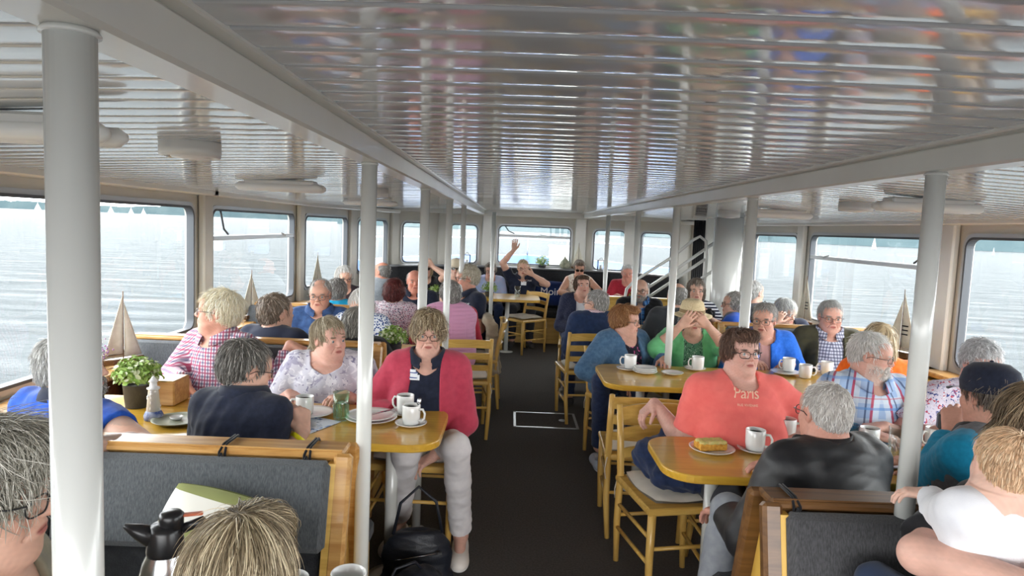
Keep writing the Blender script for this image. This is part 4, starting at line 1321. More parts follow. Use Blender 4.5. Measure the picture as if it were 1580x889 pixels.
PINKFL = blotches('dark_top_with_pink_flowers', (28, 26, 40), [((206, 96, 150), .62, .6), ((220, 210, 220), .68, .9)], 40, 'noise')
NAVYFLECK = blotches('flecked_navy_cardigan', (38, 42, 66), [((120, 124, 150), .16, 1.0)], 110)
CORAL = cloth('coral_tshirt', (244, 120, 112), (238, 110, 104), scale=20)
REDCARD = cloth('raspberry_cardigan', (190, 66, 88), (176, 58, 80), scale=30, weave=.4, wsc=400)
GREENJ = cloth('apple_green_cardigan', (122, 206, 144), (110, 194, 132), scale=20)
DENIM = cloth('denim_jacket_blue', (62, 94, 126), (80, 112, 142), scale=45, weave=.5)
DKDENIM = cloth('dark_blue_jeans', (34, 46, 76), (42, 56, 90), scale=45, weave=.5)
GREYJEANS = cloth('pale_grey_jeans', (150, 154, 160), (134, 138, 146), scale=30, weave=.4)
WHITEP = cloth('white_trousers', (226, 222, 222), (214, 210, 212), scale=20)
OLIVE = cloth('olive_field_jacket', (74, 72, 52), (62, 60, 44), scale=20)
ORANGE = cloth('bright_orange_top', (250, 112, 24), (240, 100, 18))
TEAL = cloth('turquoise_softshell', (16, 138, 176), (12, 124, 160))
GREYS = cloth('grey_melange_cloth', (110, 112, 116), (96, 98, 102), scale=80)
LGREY = cloth('light_grey_linen', (150, 156, 162), (138, 144, 150), scale=40)
REDSH = cloth('crimson_shirt', (186, 48, 66), (170, 40, 58))
WHITEC = cloth('white_cotton', (232, 232, 236), (222, 222, 228), scale=20)
TURQ = cloth('turquoise_collar_cloth', (24, 160, 206))
PALEB = cloth('pale_blue_blouse', (170, 190, 226), (188, 190, 222), scale=15)
BEIGE = cloth('beige_coat_cloth', (178, 164, 142), (164, 150, 128), scale=20)
BEIGEP = cloth('dark_trousers', (50, 52, 60), (42, 44, 52))
STRAW = noisy('straw_hat_weave', srgb(226, 208, 170), srgb(208, 188, 148), rough=.9, scale=120, bump=.6, bscale=500, dist=.003)
HATBAND = cloth('brown_hat_band', (150, 126, 92))
NAVYSTRIPE = checks('navy_white_striped_top', (226, 226, 232), [('v', .028, 0, .015, (32, 36, 60), 1.0)])
LEATHER = noisy('black_leather', srgb(34, 34, 37), srgb(26, 26, 29), rough=.5, scale=12, bump=.25, bscale=60, coat=.0, dist=.003)
YELLOWB = noisy('yellow_paper_band', srgb(238, 222, 20), rough=.5)
def quilt_mat():
    m, b, t = base_mat('pink_quilted_fabric', srgb(214, 152, 186), .55, 0, .35, 0, .2)
    tc = t.new('ShaderNodeTexCoord'); sp = t.new('ShaderNodeSeparateXYZ'); t.link(tc.outputs['Object'], sp.inputs[0])
    mo = t.new('ShaderNodeMath', operation='PINGPONG'); mo.inputs[1].default_value = .016; t.link(sp.outputs['Z'], mo.inputs[0])
    x = t.new('ShaderNodeMath', operation='PINGPONG'); x.inputs[1].default_value = .06; t.link(sp.outputs['X'], x.inputs[0])
    a = t.new('ShaderNodeMath', operation='POWER'); a.inputs[1].default_value = .4; t.link(mo.outputs[0], a.inputs[0])
    a2 = t.new('ShaderNodeMath', operation='POWER'); a2.inputs[1].default_value = .25; t.link(x.outputs[0], a2.inputs[0])
    pr = t.new('ShaderNodeMath', operation='MULTIPLY'); t.link(a.outputs[0], pr.inputs[0]); t.link(a2.outputs[0], pr.inputs[1])
    bp = t.new('ShaderNodeBump', i_Strength=1.0, i_Distance=.06); t.link(pr.outputs[0], bp.inputs['Height']); t.link(bp.outputs[0], b.inputs['Normal'])
    return m
QUILT = quilt_mat()

def dress(*items):
    out = []
    for it in items:
        out.append(it)
    return out
def top(mat, t=.010, sleeve=.62, name='shirt', **kw):
    return dict(name=name, mat=mat, t=t, sleeve=sleeve, **kw)
def jacket(mat, t=.022, sleeve=1.92, name='jacket', w=(.05, .035, 0), **kw):
    kw.setdefault('freq', 6); kw.setdefault('folds', .006)
    return dict(name=name, mat=mat, t=t, sleeve=sleeve, open_=w, neckr=.082, **kw)
GREY1 = [(128, 124, 120), (176, 172, 168), (206, 203, 200)]
GREY2 = [(104, 100, 96), (150, 146, 142), (186, 182, 178)]
WHITEH = [(176, 174, 170), (214, 212, 208), (232, 230, 228)]
BLOND = [(150, 128, 96), (196, 176, 140), (224, 210, 184)]
DKBLOND = [(112, 94, 72), (160, 140, 110), (206, 190, 160)]
BROWN = [(66, 48, 38), (98, 74, 58), (120, 96, 78)]
GBROWN = [(92, 80, 70), (134, 120, 106), (160, 148, 136)]
GINGER = [(124, 82, 50), (168, 120, 78), (196, 152, 108)]
DKRED = [(66, 26, 26), (98, 42, 40), (120, 60, 54)]

# ------------------------------------------------------------------ furniture
CUSHION = cloth('cream_seat_cushion', (226, 218, 204), (214, 206, 192), scale=12)
UPHOL = noisy('charcoal_ribbed_upholstery', srgb(74, 78, 82), srgb(96, 100, 104), rough=.9, scale=40, bump=.5, bscale=120, stretch=(7, 7, .6), sheen=.3, spec=.2, dist=.003)
UPHOLD = noisy('dark_seat_upholstery', srgb(48, 50, 54), srgb(38, 40, 44), rough=.95, scale=40, bump=.4, bscale=200, sheen=.1)

def cushion_mesh(w, d, h, puff=.6, n=16, seed=0):
    """soft pad: rounded square, thick in the middle"""
    r = random.Random(seed); top_, bot = [], []
    for i in range(n + 1):
        a, b_ = [], []
        for j in range(n + 1):
            u = -1 + 2 * i / n; v = -1 + 2 * j / n
            uu = u * (1 - .10 * v * v); vv = v * (1 - .10 * u * u)
            e_ = max(abs(u), abs(v)); t = (1 - e_ ** 3) ** .5 * (1 - puff) + (1 - u * u) ** .5 * (1 - v * v) ** .5 * puff
            wv = .004 * math.sin(u * 5 + seed) * math.cos(v * 4 + seed)
            a.append((uu * w / 2, vv * d / 2, h * (.5 + .5 * t) + wv)); b_.append((uu * w / 2, vv * d / 2, h * (.5 - .5 * t) * .6))
        top_.append(a); bot.append(b_)
    mb = MB(); mb.sheet(top_); mb.sheet([list(reversed(x)) for x in bot])
    return mb

def make_chair(label, group='ladder-back wooden chairs'):
    c = empty('dining_chair', label=label, cat='chair', group=group)
    w, d = .205, .20
    for s_ in (-1, 1):
        b = MB(); b.tube([(s_ * w * .93, -.235, 0), (s_ * w, -.215, .22), (s_ * w, -.20, .46), (s_ * w, -.222, .62), (s_ * w, -.262, .80)], [.014, .018, .019, .018, .015], 8); b.build('rear_post', OAKZ, c)
        b = MB(); b.tube([(s_ * w * 1.0, d - .005, 0), (s_ * w * 1.03, d, .24), (s_ * w * 1.02, d, .45)], [.015, .019, .020], 8); b.build('leg', OAKZ, c)
    b = MB(); b.prism([(-w - .02, -d - .015), (w + .02, -d - .015), (w + .03, d + .02), (-w - .03, d + .02)], .425, .46, bev=.012); b.build('seat', OAK, c)
    for k, z in enumerate((.565, .66, .755)):
        yb = {0: -.212, 1: -.231, 2: -.252}[k]; hh = {0: .022, 1: .025, 2: .032}[k]
        g1, g2, g3, g4 = [], [], [], []
        for i in range(13):
            u = -1 + i / 6; x = u * (w - .004); bow = -.030 * (1 - u * u); up = .012 * (1 - u * u) * (1 if k == 2 else .6)
            g1.append((x, yb + bow + .009, z - hh + up)); g2.append((x, yb + bow + .009 - .006, z + hh + up)); g3.append((x, yb + bow - .013, z + hh + up)); g4.append((x, yb + bow - .007, z - hh + up))
        b = MB(); b.sheet([g1, g2, g3, g4, g1], smooth=False); b.build('back_slat', OAK, c)
    for (a, e_) in (((-w, d, .19), (-w, -.215, .19)), ((w, d, .19), (w, -.215, .19)), ((-w, d, .31), (-w, -.208, .31)), ((w, d, .31), (w, -.208, .31)), ((-w, d - .0, .27), (w, d, .27)), ((-w, -.215, .25), (w, -.215, .25))):
        b = MB(); b.tube([a, e_], .0095, 8); b.build('stretcher', OAK, c)
    b = cushion_mesh(.41, .40, .045, .35, seed=3); cu = b.build('cushion', CUSHION, c); cu.location = (0, .0, .458)
    for s_ in (-1, 1):
        b = MB()
        b.tube([(s_ * .19, -.19, .475), (s_ * .212, -.22, .44), (s_ * .222, -.225, .38), (s_ * .215, -.235, .33)], .003, 5)
        b.v = [(v[0], v[1], v[2] - .458) for v in b.v]; b.build('cushion_tie', CUSHION, cu)
    return c
_first = [None]
def chair(x, y_, face, label):
    if _first[0] is None:
        c = make_chair(label); _first[0] = c
    else:
        c = copy_tree(_first[0]); c['label'] = label
    c.location = (x, y_, 0); c.rotation_euler = (0, 0, -R(face))
    return c
chair(.83, 3.14, 168, 'wooden chair with a dark denim jacket heaped on its cushion, beside the near right table')
chair(.79, 3.80, 4, 'empty wooden chair back to back with the denim jacket chair')
chair(.70, 5.98, -6, 'wooden chair under the grey-haired man in the navy sweater, seen from behind')
chair(1.36, 5.12, 184, 'wooden chair under the woman in the green cardigan and straw hat')
chair(.20, 9.12, -132, 'empty wooden chair turned sideways at the far table by the front window')
chair(1.60, 3.86, 2, 'empty wooden chair seen from behind between the coral shirt and the plaid shirt')
chair(2.14, 4.02, 4, 'wooden chair under the blonde woman in the orange top')
chair(2.66, 3.92, -3, 'empty wooden chair seen from behind to the right of the leaning white pole')
chair(-.36, 5.42, -8, 'wooden chair under the woman in the pink quilted vest')
chair(-.30, 6.32, -90, 'wooden chair with a beige coat over its back under the man in the navy polo')
chair(-.46, 3.52, 182, 'wooden chair under the woman in the raspberry cardigan')
chair(1.12, 3.06, 178, 'wooden chair under the woman in the coral t-shirt')
chair(1.86, 3.50, 182, 'wooden chair under the white-bearded man in the plaid shirt')
chair(.90, 4.95, 150, 'wooden chair under the short-haired woman in the denim jacket')
chair(.78, 7.28, 184, 'wooden chair under the woman in the flecked navy cardigan')

def bench(x0, x1, yc, label, rail, knots=(), seat_near=True, seat_far=True, end='right', pad=UPHOL, panel=OAK, h=.95):
    """double-sided upholstered bench: two backs leaning together under one top rail, with an A-shaped end"""
    o = empty('bench', (0, 0, 0), 0, label, 'bench', 'double-sided grey benches')
    L = x1 - x0; xc = (x0 + x1) / 2
    b = MB(); b.box((xc, yc, h - .012), (L, .115, .024), bev=.007); b.box((xc, yc, h - .045), (L - .02, .085, .045), bev=.006)
    b.box((xc, yc - .045, h + .003), (L - .01, .012, .006), bev=.002)
    b.build('top_rail', rail, o)
    for s_, on in ((-1, seat_near), (1, seat_far)):
        if not on: continue
        M = Matrix.Translation((xc, yc + s_ * .055, .935)) @ Matrix.Rotation(R(s_ * 14), 4, 'X')
        b = MB(); npan = max(1, round(L / 1.1)); pw = (L - .06) / npan
        for i in range(npan):
            b.box((-L / 2 + .03 + pw * (i + .5), s_ * .012, -.145), (pw - .004, .055, .27), M, bev=.018)
        b.build('back_cushion', pad, o)
        b = MB(); b.box((0, -s_ * .01, -.27), (L - .05, .02, .50), M); b.build('back_board', UPHOLD, o)
        b = MB(); b.box((xc, yc + s_ * .36, .43), (L - .04, .46, .09), bev=.025); b.build('seat_cushion', UPHOLD, o)
        b = MB(); b.box((xc, yc + s_ * .34, .195), (L - .06, .40, .385), bev=.004); b.build('seat_base', panel, o)
    for xe in ([x0] if end == 'left' else [x1]):
        sg = 1 if end == 'left' else -1
        M = Matrix(((0, 0, 1, xe + sg * .03), (1, 0, 0, yc), (0, 1, 0, 0), (0, 0, 0, 1)))
        b = MB(); b.prism([(-.30, .002), (.30, .002), (.075, h - .03), (-.075, h - .03)], -.012, .012, M); b.build('end_panel', panel, o)
        b = MB()
        for s_ in (-1, 1):
            a = Vector((xe, yc + s_ * .05, h - .02)); c = Vector((xe, yc + s_ * .285, .02)); mid = (a + c) / 2; u = (c - a).normalized()
            ang = math.atan2(u.y, -u.z)
            b.box((0, 0, 0), (.055, .042, (c - a).length + .03), Matrix.Translation(mid) @ Matrix.Rotation(ang, 4, 'X'), bev=.010)
        b.build('end_post', rail, o)
    for kx in knots:
        b = MB()
        for q in (-.008, .010):
            b.tube([(kx + q, yc - .07, h - .06), (kx + q, yc - .064, h - .01), (kx + q * .5, yc - .04, h + .008), (kx + q * .5, yc + .05, h + .008), (kx + q, yc + .062, h - .02)], .004, 6)
        b.tube([(kx, yc - .07, h - .01), (kx + .02, yc - .085, h - .06), (kx + .012, yc - .095, h - .15)], .003, 5)
        b.tube([(kx, yc - .07, h - .01), (kx - .012, yc - .09, h - .05), (kx - .008, yc - .10, h - .12)], .003, 5)
        b.build('tie_cord', BLACKC, o)
    return o
bench(-2.2, -.49, 2.10, 'long grey upholstered bench with honey wood top rail in the left foreground', BENCHW, (-.86, -.60, -1.55), end='right')
bench(.735, 2.98, 1.85, 'dark upholstered bench with brown wood rail and A-shaped end at right foreground', DARKW, (.80,), end='left', pad=noisy('dark_ribbed_upholstery', srgb(62, 62, 64), srgb(84, 84, 86), rough=.9, scale=40, bump=.5, bscale=120, stretch=(7, 7, .6), sheen=.3, spec=.2, dist=.003), panel=noisy('yellow_oak_panel', srgb(226, 182, 84), srgb(214, 168, 72), rough=.45, scale=10))
bench(-2.2, -.75, 3.98, 'bench behind the man in the gingham shirt, mostly hidden by sitters', BENCHW, end='right')
bench(-2.2, -1.2, 5.72, 'bench behind the man in the blue denim shirt, third along the left side', BENCHW, end='right')
bench(1.75, 2.98, 5.62, 'bench behind the old man in the olive jacket on the right side', BENCHW, end='left')

# bow bench following the front wall
fb = empty('bow_bench', (0, 0, 0), 0, 'long dark bench following the front wall under the bow windows', 'bench')
path = [(-1.90, 8.95), (-1.62, 9.62), (-1.0, 10.08), (-.32, 10.27), (1.06, 10.27), (1.74, 10.08), (2.36, 9.62)]
b1, b2, b3 = MB(), MB(), MB()
for a, c in zip(path[:-1], path[1:]):
    a = Vector((*a, 0)); c = Vector((*c, 0)); u = (c - a).normalized(); n = Vector((u.y, -u.x, 0)); L = (c - a).length
    M = Matrix(((u.x, n.x, 0, a.x), (u.y, n.y, 0, a.y), (0, 0, 1, 0), (0, 0, 0, 1)))
    b1.box((L / 2, .0, .76), (L + .03, .10, .58), M, bev=.02)
    b2.box((L / 2, .28, .43), (L - .12, .46, .09), M, bev=.02)
    b3.box((L / 2, .26, .195), (L - .16, .38, .385), M)
b1.build('back_cushion', UPHOLD, fb); b2.build('seat_cushion', UPHOLD, fb); b3.build('seat_base', OAK, fb)
sh = MB()
for a, c in zip(path[:-1], path[1:]):
    a = Vector((*a, 0)); c = Vector((*c, 0)); u = (c - a).normalized(); n = Vector((u.y, -u.x, 0)); L = (c - a).length
    M = Matrix(((u.x, n.x, 0, a.x), (u.y, n.y, 0, a.y), (0, 0, 1, 0), (0, 0, 0, 1)))
    sh.box((L / 2, -.02, 1.062), (L + .04, .16, .02), M)
structure(sh.build('trim_10', noisy('grey_sill', srgb(120, 122, 124), rough=.5)))

def table(x0, x1, y0, y1, posts, label, round_='right', z=.75, mat=None):
    t = empty('table', (0, 0, 0), 0, label, 'table', 'yellow wooden dining tables')
    r = .13; n = 6; q = rrect(x0, x1, y0, y1, r, 7)
    if round_ == 'right': q = q[:2 * (7 + 1)] + [(x0, y1), (x0, y0)]
    elif round_ == 'left':
        q2 = q[2 * (7 + 1):]; q = [(x1, y0), (x1, y1)] + q2
    b = MB(); b.prism(q, z - .034, z, bev=.006); b.build('tabletop', mat or TABLEW, t)
    for (px, py) in posts:
        b = MB(); b.tube([(px, py, .012), (px, py, z - .034)], .029, 20); b.build('leg', POLE, t)
        b = MB(); b.lathe([(.10, 0), (.10, .006), (.06, .014), (.03, .018)], (px, py, 0), 28); b.build('foot_plate', POLE, t)
    return t
table(-2.16, -.27, 2.74, 3.34, [(-.515, 3.10), (-1.75, 3.04)], 'honey wood table left of the aisle with cake plates and a green tumbler')
table(-2.16, -.50, 4.52, 5.10, [(-.75, 4.82), (-1.8, 4.82)], 'second wooden table on the left carrying the grey potted plant')
table(-2.1, -.62, 6.25, 6.85, [(-.85, 6.55), (-1.8, 6.55)], 'third wooden table on the left behind the dark red curly hair')
table(.63, 2.96, 2.52, 3.02, [(.905, 2.86), (2.5, 2.80)], 'honey wood table right of the aisle with a slice of cake at its rounded end', 'left')
table(.60, 2.96, 4.0, 4.66, [(.87, 4.33), (2.5, 4.33)], 'second wooden table on the right in front of the denim jacket', 'left')
table(1.02, 2.4, 6.2, 6.75, [(1.25, 6.45)], 'third wooden table on the right before the bald man in the blue checked shirt', 'left')
table(-.55, .40, 8.62, 9.38, [(-.02, 9.05)], 'far wooden table in front of the waving person', 'right')
table(-2.1, -.30, 1.00, 1.64, [(-.7, 1.3)], 'near table at the bottom edge with the thermos jug and white cups', 'right', mat=wood('pale_near_table', srgb(222, 196, 150), srgb(206, 178, 130), 0, .35, .3))
table(1.55, 2.3, 8.5, 9.1, [(1.9, 8.8)], 'small table behind the oak partition before the man in the crimson shirt', 'left')

# ---- crockery
CHINA = noisy('white_china', srgb(236, 236, 234), rough=.16, coat=.5)
COFFEE = noisy('black_coffee', srgb(38, 22, 14), rough=.08)
def mug_mesh():
    b = MB(); b.lathe([(.001, .006), (.030, .004), (.031, 0), (.036, .003), (.0405, .03), (.0415, .088), (.0405, .0895), (.0385, .088), (.0375, .04), (.034, .012), (.001, .009)], n=28)
    return b
def mug(p, rz, label, group='white coffee mugs', full=True, h=1.0):
    o = empty('mug', p, R(rz), label, 'mug', group); o.scale = (1, 1, h)
    b = mug_mesh(); b.build('cup', CHINA, o)
    b = MB(); b.tube([(.039, 0, .072), (.058, 0, .074), (.068, 0, .056), (.066, 0, .034), (.054, 0, .020), (.037, 0, .022)], [.006, .0055, .005, .005, .0055, .006], 8); b.build('handle', CHINA, o)
    if full:
        b = MB(); b.lathe([(.0001, .074), (.0378, .074)], n=24); b.build('coffee', COFFEE, o)
    return o
def saucer(p, label, r=.072, name='saucer', cat='saucer', group='white saucers', mat=None):
    b = MB(); b.lathe([(.001, .004), (r * .45, .003), (r * .52, 0), (r * .6, .002), (r * .88, .010), (r, .0165), (r * 1.0, .0185), (r * .86, .0135), (r * .58, .006), (r * .3, .0065), (.001, .0065)], n=36)
    o = b.build(name, mat or CHINA); o.location = p; tag(o, label, cat, group); return o
TZ = .7515
def on(px, py, z=TZ): return G(px, py, z)

# left table
saucer(on(634, 657), 'saucer under the front mug before the raspberry cardigan')
mug(on(634, 657) + Vector((0, 0, .008)), -20, 'front white mug with a teaspoon on the left table')
saucer(on(625, 640), 'saucer partly hidden behind the front mug on the left table')
mug(on(625, 640) + Vector((0, 0, .008)), 160, 'rear white mug touching the front one on the left table')
saucer(on(573, 648), 'large white plate with a fork on the left table behind the pole', .118, 'plate', 'plate', 'white plates')
saucer(on(573, 648) + Vector((0, 0, .012)), 'upper white plate stacked on the fork plate behind the pole', .112, 'plate', 'plate', 'white plates')
mug(on(470, 640), 190, 'white mug right by the mauve patterned blouse')
saucer(on(482, 640), 'pale plate behind the mug of the woman in the mauve blouse', .10, 'plate', 'plate', 'white plates')
OLIVEP = noisy('grey_green_plate_glaze', srgb(150, 154, 134), rough=.3)
saucer(on(432, 657), 'grey-green plate with crumbled cake below the fork', .125, 'plate', 'plate', 'grey-green plates', OLIVEP)
saucer(on(274, 652), 'grey-green plate with a small dish beside the lighthouse ornament', .105, 'plate', 'plate', 'grey-green plates', OLIVEP)
b = MB(); b.lathe([(.001, .003), (.02, 0), (.028, .014), (.026, .014), (.018, .004), (.001, .005)], n=20)
o = b.build('small_dish', CHINA); o.location = on(272, 650) + Vector((0, 0, .008)); tag(o, 'small white dish on the grey-green plate by the lighthouse', 'dish')
GREENG = glass_mat('green_tinted_glass', (.80, .93, .83), .10); CLEARG = glass_mat('clear_tumbler_glass', (.90, .93, .93), .10); BLUEG = glass_mat('blue_tumbler_glass', (.45, .74, .86), .10)
def tumbler(p, label, mat, h=.125, r=.036, ribs=True, group='drinking glasses'):
    b = MB(); n = 36
    vs_ = [(.001, .0), (r * .82, .0), (r * .86, .01), (r * .9, h * .5), (r, h), (r * .95, h), (r * .84, h * .45), (r * .78, .014), (.001, .012)]
    b.lathe(vs_, n=n)
    if ribs: 
        for k in range(10):
            a = 2 * math.pi * k / 10; b.tube([(math.cos(a) * r * .88, math.sin(a) * r * .88, .012), (math.cos(a) * r * .93, math.sin(a) * r * .93, h * .55)], .0035, 6)
    o = b.build('tumbler', mat); o.location = p; tag(o, label, 'glass', group); return o
tumbler(on(526, 648), 'green ribbed tumbler in front of the mauve patterned blouse', GREENG, .13, .038)
PAPER = blotches('printed_menu_card', (214, 220, 232), [((48, 70, 120), .56, 1.0), ((120, 150, 196), .60, 1.3)], 14, 'noise')
b = MB(); b.box((0, 0, .001), (.15, .21, .002)); o = b.build('menu_card', PAPER); o.location = on(482, 656); o.rotation_euler = (0, 0, R(-24)); tag(o, 'printed white and blue menu card beside the green tumbler', 'menu')
CAKE = noisy('yellow_cake_crumb', srgb(236, 178, 74), srgb(206, 138, 44), rough=.9, scale=90, bump=.6, bscale=200, dist=.004)
CAKETOP = noisy('pale_green_topping', srgb(206, 196, 110), srgb(228, 202, 130), rough=.5, scale=60, bump=.5, bscale=120, coat=.3, dist=.004)
def crumbs(c, name, label, n=9, r=.03, seed=1):
    q = random.Random(seed); pr = [Ell((q.uniform(-r, r), q.uniform(-r * .7, r * .7), .014 + q.uniform(0, .012)), (.014, .012, .012), .006) for _ in range(n)]
    pr.append(Fn(fold_fn(.003, 60, seed), 'd')); o = solid(name, pr, .004, CAKE, None); o.location = c; tag(o, label, 'cake'); return o
crumbs(on(437, 653) + Vector((0, 0, .006)), 'crumbled_cake', 'crumbled yellow cake on the grey-green plate under the fork')
# fork held by the navy-shirted person, lying fork and spoon
def cutlery(name, pts, r, label, cat, head=None):
    b = MB(); b.tube(pts, r, 8)
    o = b.build(name, STEEL); tag(o, label, cat); return o
fp = on(573, 648) + Vector((.0, -.02, .034))
for k, dx in enumerate((0, .022)):
    b = MB(); b.box((0, 0, 0), (.006, .10, .002), bev=.0008); b.box((0, .065, .001), (.016, .03, .002), bev=.0008)
    for q in (-.006, -.002, .002, .006): b.box((q, .095, .002), (.002, .032, .0015))
    o = b.build('fork', STEEL); o.location = fp + Vector((dx, 0, 0)); o.rotation_euler = (0, 0, R(-50 + 12 * k)); tag(o, ['steel fork lying on the plate behind the pole, rear of the pair', 'steel fork lying on the plate behind the pole, front of the pair'][k], 'fork', 'forks on the plate')
def spoon(p, rx, ry, label, L=.13):
    b = MB(); b.tube([(0, 0, 0), (0, 0, L * .7)], .0022, 6); b.ball((0, 0, L * .7 + .016), (.010, .003, .017), 12)
    o = b.build('teaspoon', STEEL); o.location = p; o.rotation_euler = (R(rx), R(ry), 0); tag(o, label, 'spoon', 'teaspoons'); return o
spoon(on(634, 657) + Vector((.01, 0, .02)), -8, 14, 'teaspoon standing in the front mug on the left table', .11)

# right table A
cp_ = on(1098, 696); saucer(cp_, 'white plate with a large slice of cake at the table end', .095, 'plate', 'plate', 'white plates')
ca = empty('cake_slice', cp_ + Vector((-.005, 0, .008)), R(12), 'thick yellow cake slice with green-gold topping on the nearest right plate', 'cake', 'cake slices')
b = MB(); b.prism([(-.062, -.032), (.062, -.026), (.058, .034), (-.060, .036)], 0, .032, bev=.006); b.build('sponge', CAKE, ca)
pr = [Ell((x, y_, .034), (.018, .016, .010), .01) for x in (-.045, -.015, .015, .045) for y_ in (-.018, .018)] + [Fn(fold_fn(.0025, 50, 3), 'd')]
solid('topping', pr, .004, CAKETOP, ca)
saucer(on(1164, 697), 'saucer under the middle mug on the near right table'); mug(on(1164, 697) + Vector((0, 0, .008)), -30, 'middle white mug on its saucer on the near right table')
saucer(on(1103, 677), 'saucer under the big mug before the coral t-shirt'); mug(on(1099, 675) + Vector((0, 0, .008)), 178, 'tall white mug with its handle to the left before the coral t-shirt', h=1.15)
saucer(on(1158, 679), 'white plate with a cake corner behind the middle mug', .085, 'plate', 'plate', 'white plates')
ca2 = copy_tree(ca); ca2['label'] = 'small cake corner on the plate behind the middle mug'; ca2.location = on(1160, 680) + Vector((0, 0, .008)); ca2.scale = (.5, .7, .9)
saucer(on(1212, 682), 'saucer under the mug beside the coral t-shirt hem'); mug(on(1212, 681) + Vector((0, 0, .008)), -20, 'white mug with a blue printed sachet leaning on it, behind the leather jacket', h=1.1)
b = MB(); b.box((0, 0, .055), (.035, .006, .10), bev=.002); o = b.build('sugar_sachet', blotches('blue_white_sachet', (226, 232, 240), [((90, 140, 206), .55, 1.0)], 30, 'noise')); o.location = on(1190, 685); o.rotation_euler = (R(-8), 0, 0); tag(o, 'upright white and blue sachet beside the mug', 'sachet')
b = MB(); b.lathe([(.014, 0), (.018, .016), (.020, .018), (.001, .0185)], n=18); o = b.build('creamer_pot', CHINA); o.location = on(1138, 687); tag(o, 'tiny coffee creamer pot between the plates', 'creamer')
mug(on(1340, 690), 200, 'white mug on a saucer in front of the bearded man'); saucer(on(1346, 693), 'saucer under the mug in front of the bearded man')
tumbler(on(1311, 684), 'light blue tumbler in front of the plaid shirt', BLUEG, .09, .034)
tumbler(on(1383, 705), 'clear ribbed tumbler left of the leaning white pole', CLEARG, .13, .038)
mug(on(1441, 690), 190, 'white mug right of the leaning pole by the camera')
for k, (px, py, rz) in enumerate([(1352, 712, 30), (1335, 700, -20), (1370, 716, 10)]):
    b = MB(); b.box((0, 0, .002 + k * .0022), (.10, .14, .002)); o = b.build('leaflet', PAPER); o.location = on(px, py); o.rotation_euler = (0, 0, R(rz))
    tag(o, ['printed leaflet under the clear tumbler', 'printed leaflet beside the blue tumbler', 'topmost printed leaflet by the table edge'][k], 'leaflet', 'leaflets on the right table')
# right table B
saucer(on(968, 571), 'saucer under the mug in front of the denim jacket'); mug(on(972, 570) + Vector((0, 0, .008)), 175, 'white mug in front of the denim jacket')
for k in range(4): saucer(on(995, 576) + Vector((0, 0, .008 * k)), ['bottom', 'second', 'third', 'top'][k] + ' saucer of the stack beside the denim jacket mug', .075 if k else .08, 'saucer', 'saucer', 'stacked saucers')
saucer(on(1037, 578), 'empty saucer alone in the middle of the second right table')
saucer(on(1072, 571), 'saucer under the mug in front of the green cardigan'); mug(on(1076, 572) + Vector((0, 0, .008)), 190, 'white mug in front of the green leaf print top')
saucer(on(1212, 577), 'saucer stack below the mug by the bright blue fleece', .1, 'plate', 'plate', 'white plates')
mug(on(1216, 575) + Vector((0, 0, .012)), 185, 'white mug on the plate by the bright blue fleece'); mug(on(1242, 583), -10, 'low white mug to the right of the blue fleece mug'); mug(on(1275, 578), 175, 'white mug before the navy check shirt', full=False)
# cups on the near table, thermos
mug(Vector((-1.115, 1.45, TZ)), 200, 'white cup with two spoons in the bottom left corner', h=1.12); spoon(Vector((-1.12, 1.45, TZ + .03)), 5, 16, 'first teaspoon standing in the bottom left cup', .14); spoon(Vector((-1.10, 1.46, TZ + .03)), -8, 6, 'second teaspoon standing in the bottom left cup', .135)
mug(Vector((-1.0, 1.30, TZ)), 90, 'cup with a beige rim at the bottom left edge')
mug(Vector((-.475, 1.50, TZ)), 90, 'white cup stuffed with sugar sachets behind the blond head', full=False)
for k in range(5):
    b = MB(); b.box((0, 0, .05), (.022, .004, .075), bev=.001); o = b.build('sugar_sachet', WHITEC); o.location = (-.475 + (k - 2) * .011, 1.50 + (k % 2) * .012 - .005, TZ + .012); o.rotation_euler = (R(12 * (k % 3 - 1)), R(10 * (k - 2)), R(30 * k)); tag(o, ['leftmost', 'second', 'middle', 'fourth', 'rightmost'][k] + ' white sugar sachet standing in the cup behind the blond head', 'sachet', 'sugar sachets')
mug(Vector((-.35, 1.535, TZ)), -60, 'empty white cup at the bottom edge beside the bench end', full=False)
th = empty('thermos_jug', (-.69, 1.36, TZ), R(200), 'brushed steel thermos jug with black spout lid in the foreground', 'jug'); th.scale = (.92, .92, .98)
b = MB(); b.lathe([(.001, 0), (.058, 0), (.060, .006), (.0605, .10), (.058, .15), (.048, .195), (.038, .215), (.036, .222)], n=40); b.build('flask', STEEL, th)
b = MB(); b.lathe([(.0385, .212), (.040, .222), (.038, .245), (.034, .262), (.030, .275), (.001, .278)], n=32); b.tube([(.015, 0, .245), (.055, 0, .266), (.082, 0, .281)], [.026, .016, .005], 12); b.lathe([(.026, .268), (.026, .296), (.020, .302), (.001, .303)], (-.012, 0, 0), 24); b.build('lid', SEAL_BLACK, th)
b = MB(); b.tube([(-.035, 0, .262), (-.075, 0, .275), (-.098, 0, .25), (-.10, 0, .17), (-.085, 0, .10), (-.060, 0, .09)], .011, 10); b.build('handle', SEAL_BLACK, th)
b = MB(); b.box((-.055, 0, .292), (.045, .014, .006), bev=.002); b.build('lever', noisy('orange_lever', srgb(200, 110, 80), rough=.4), th)

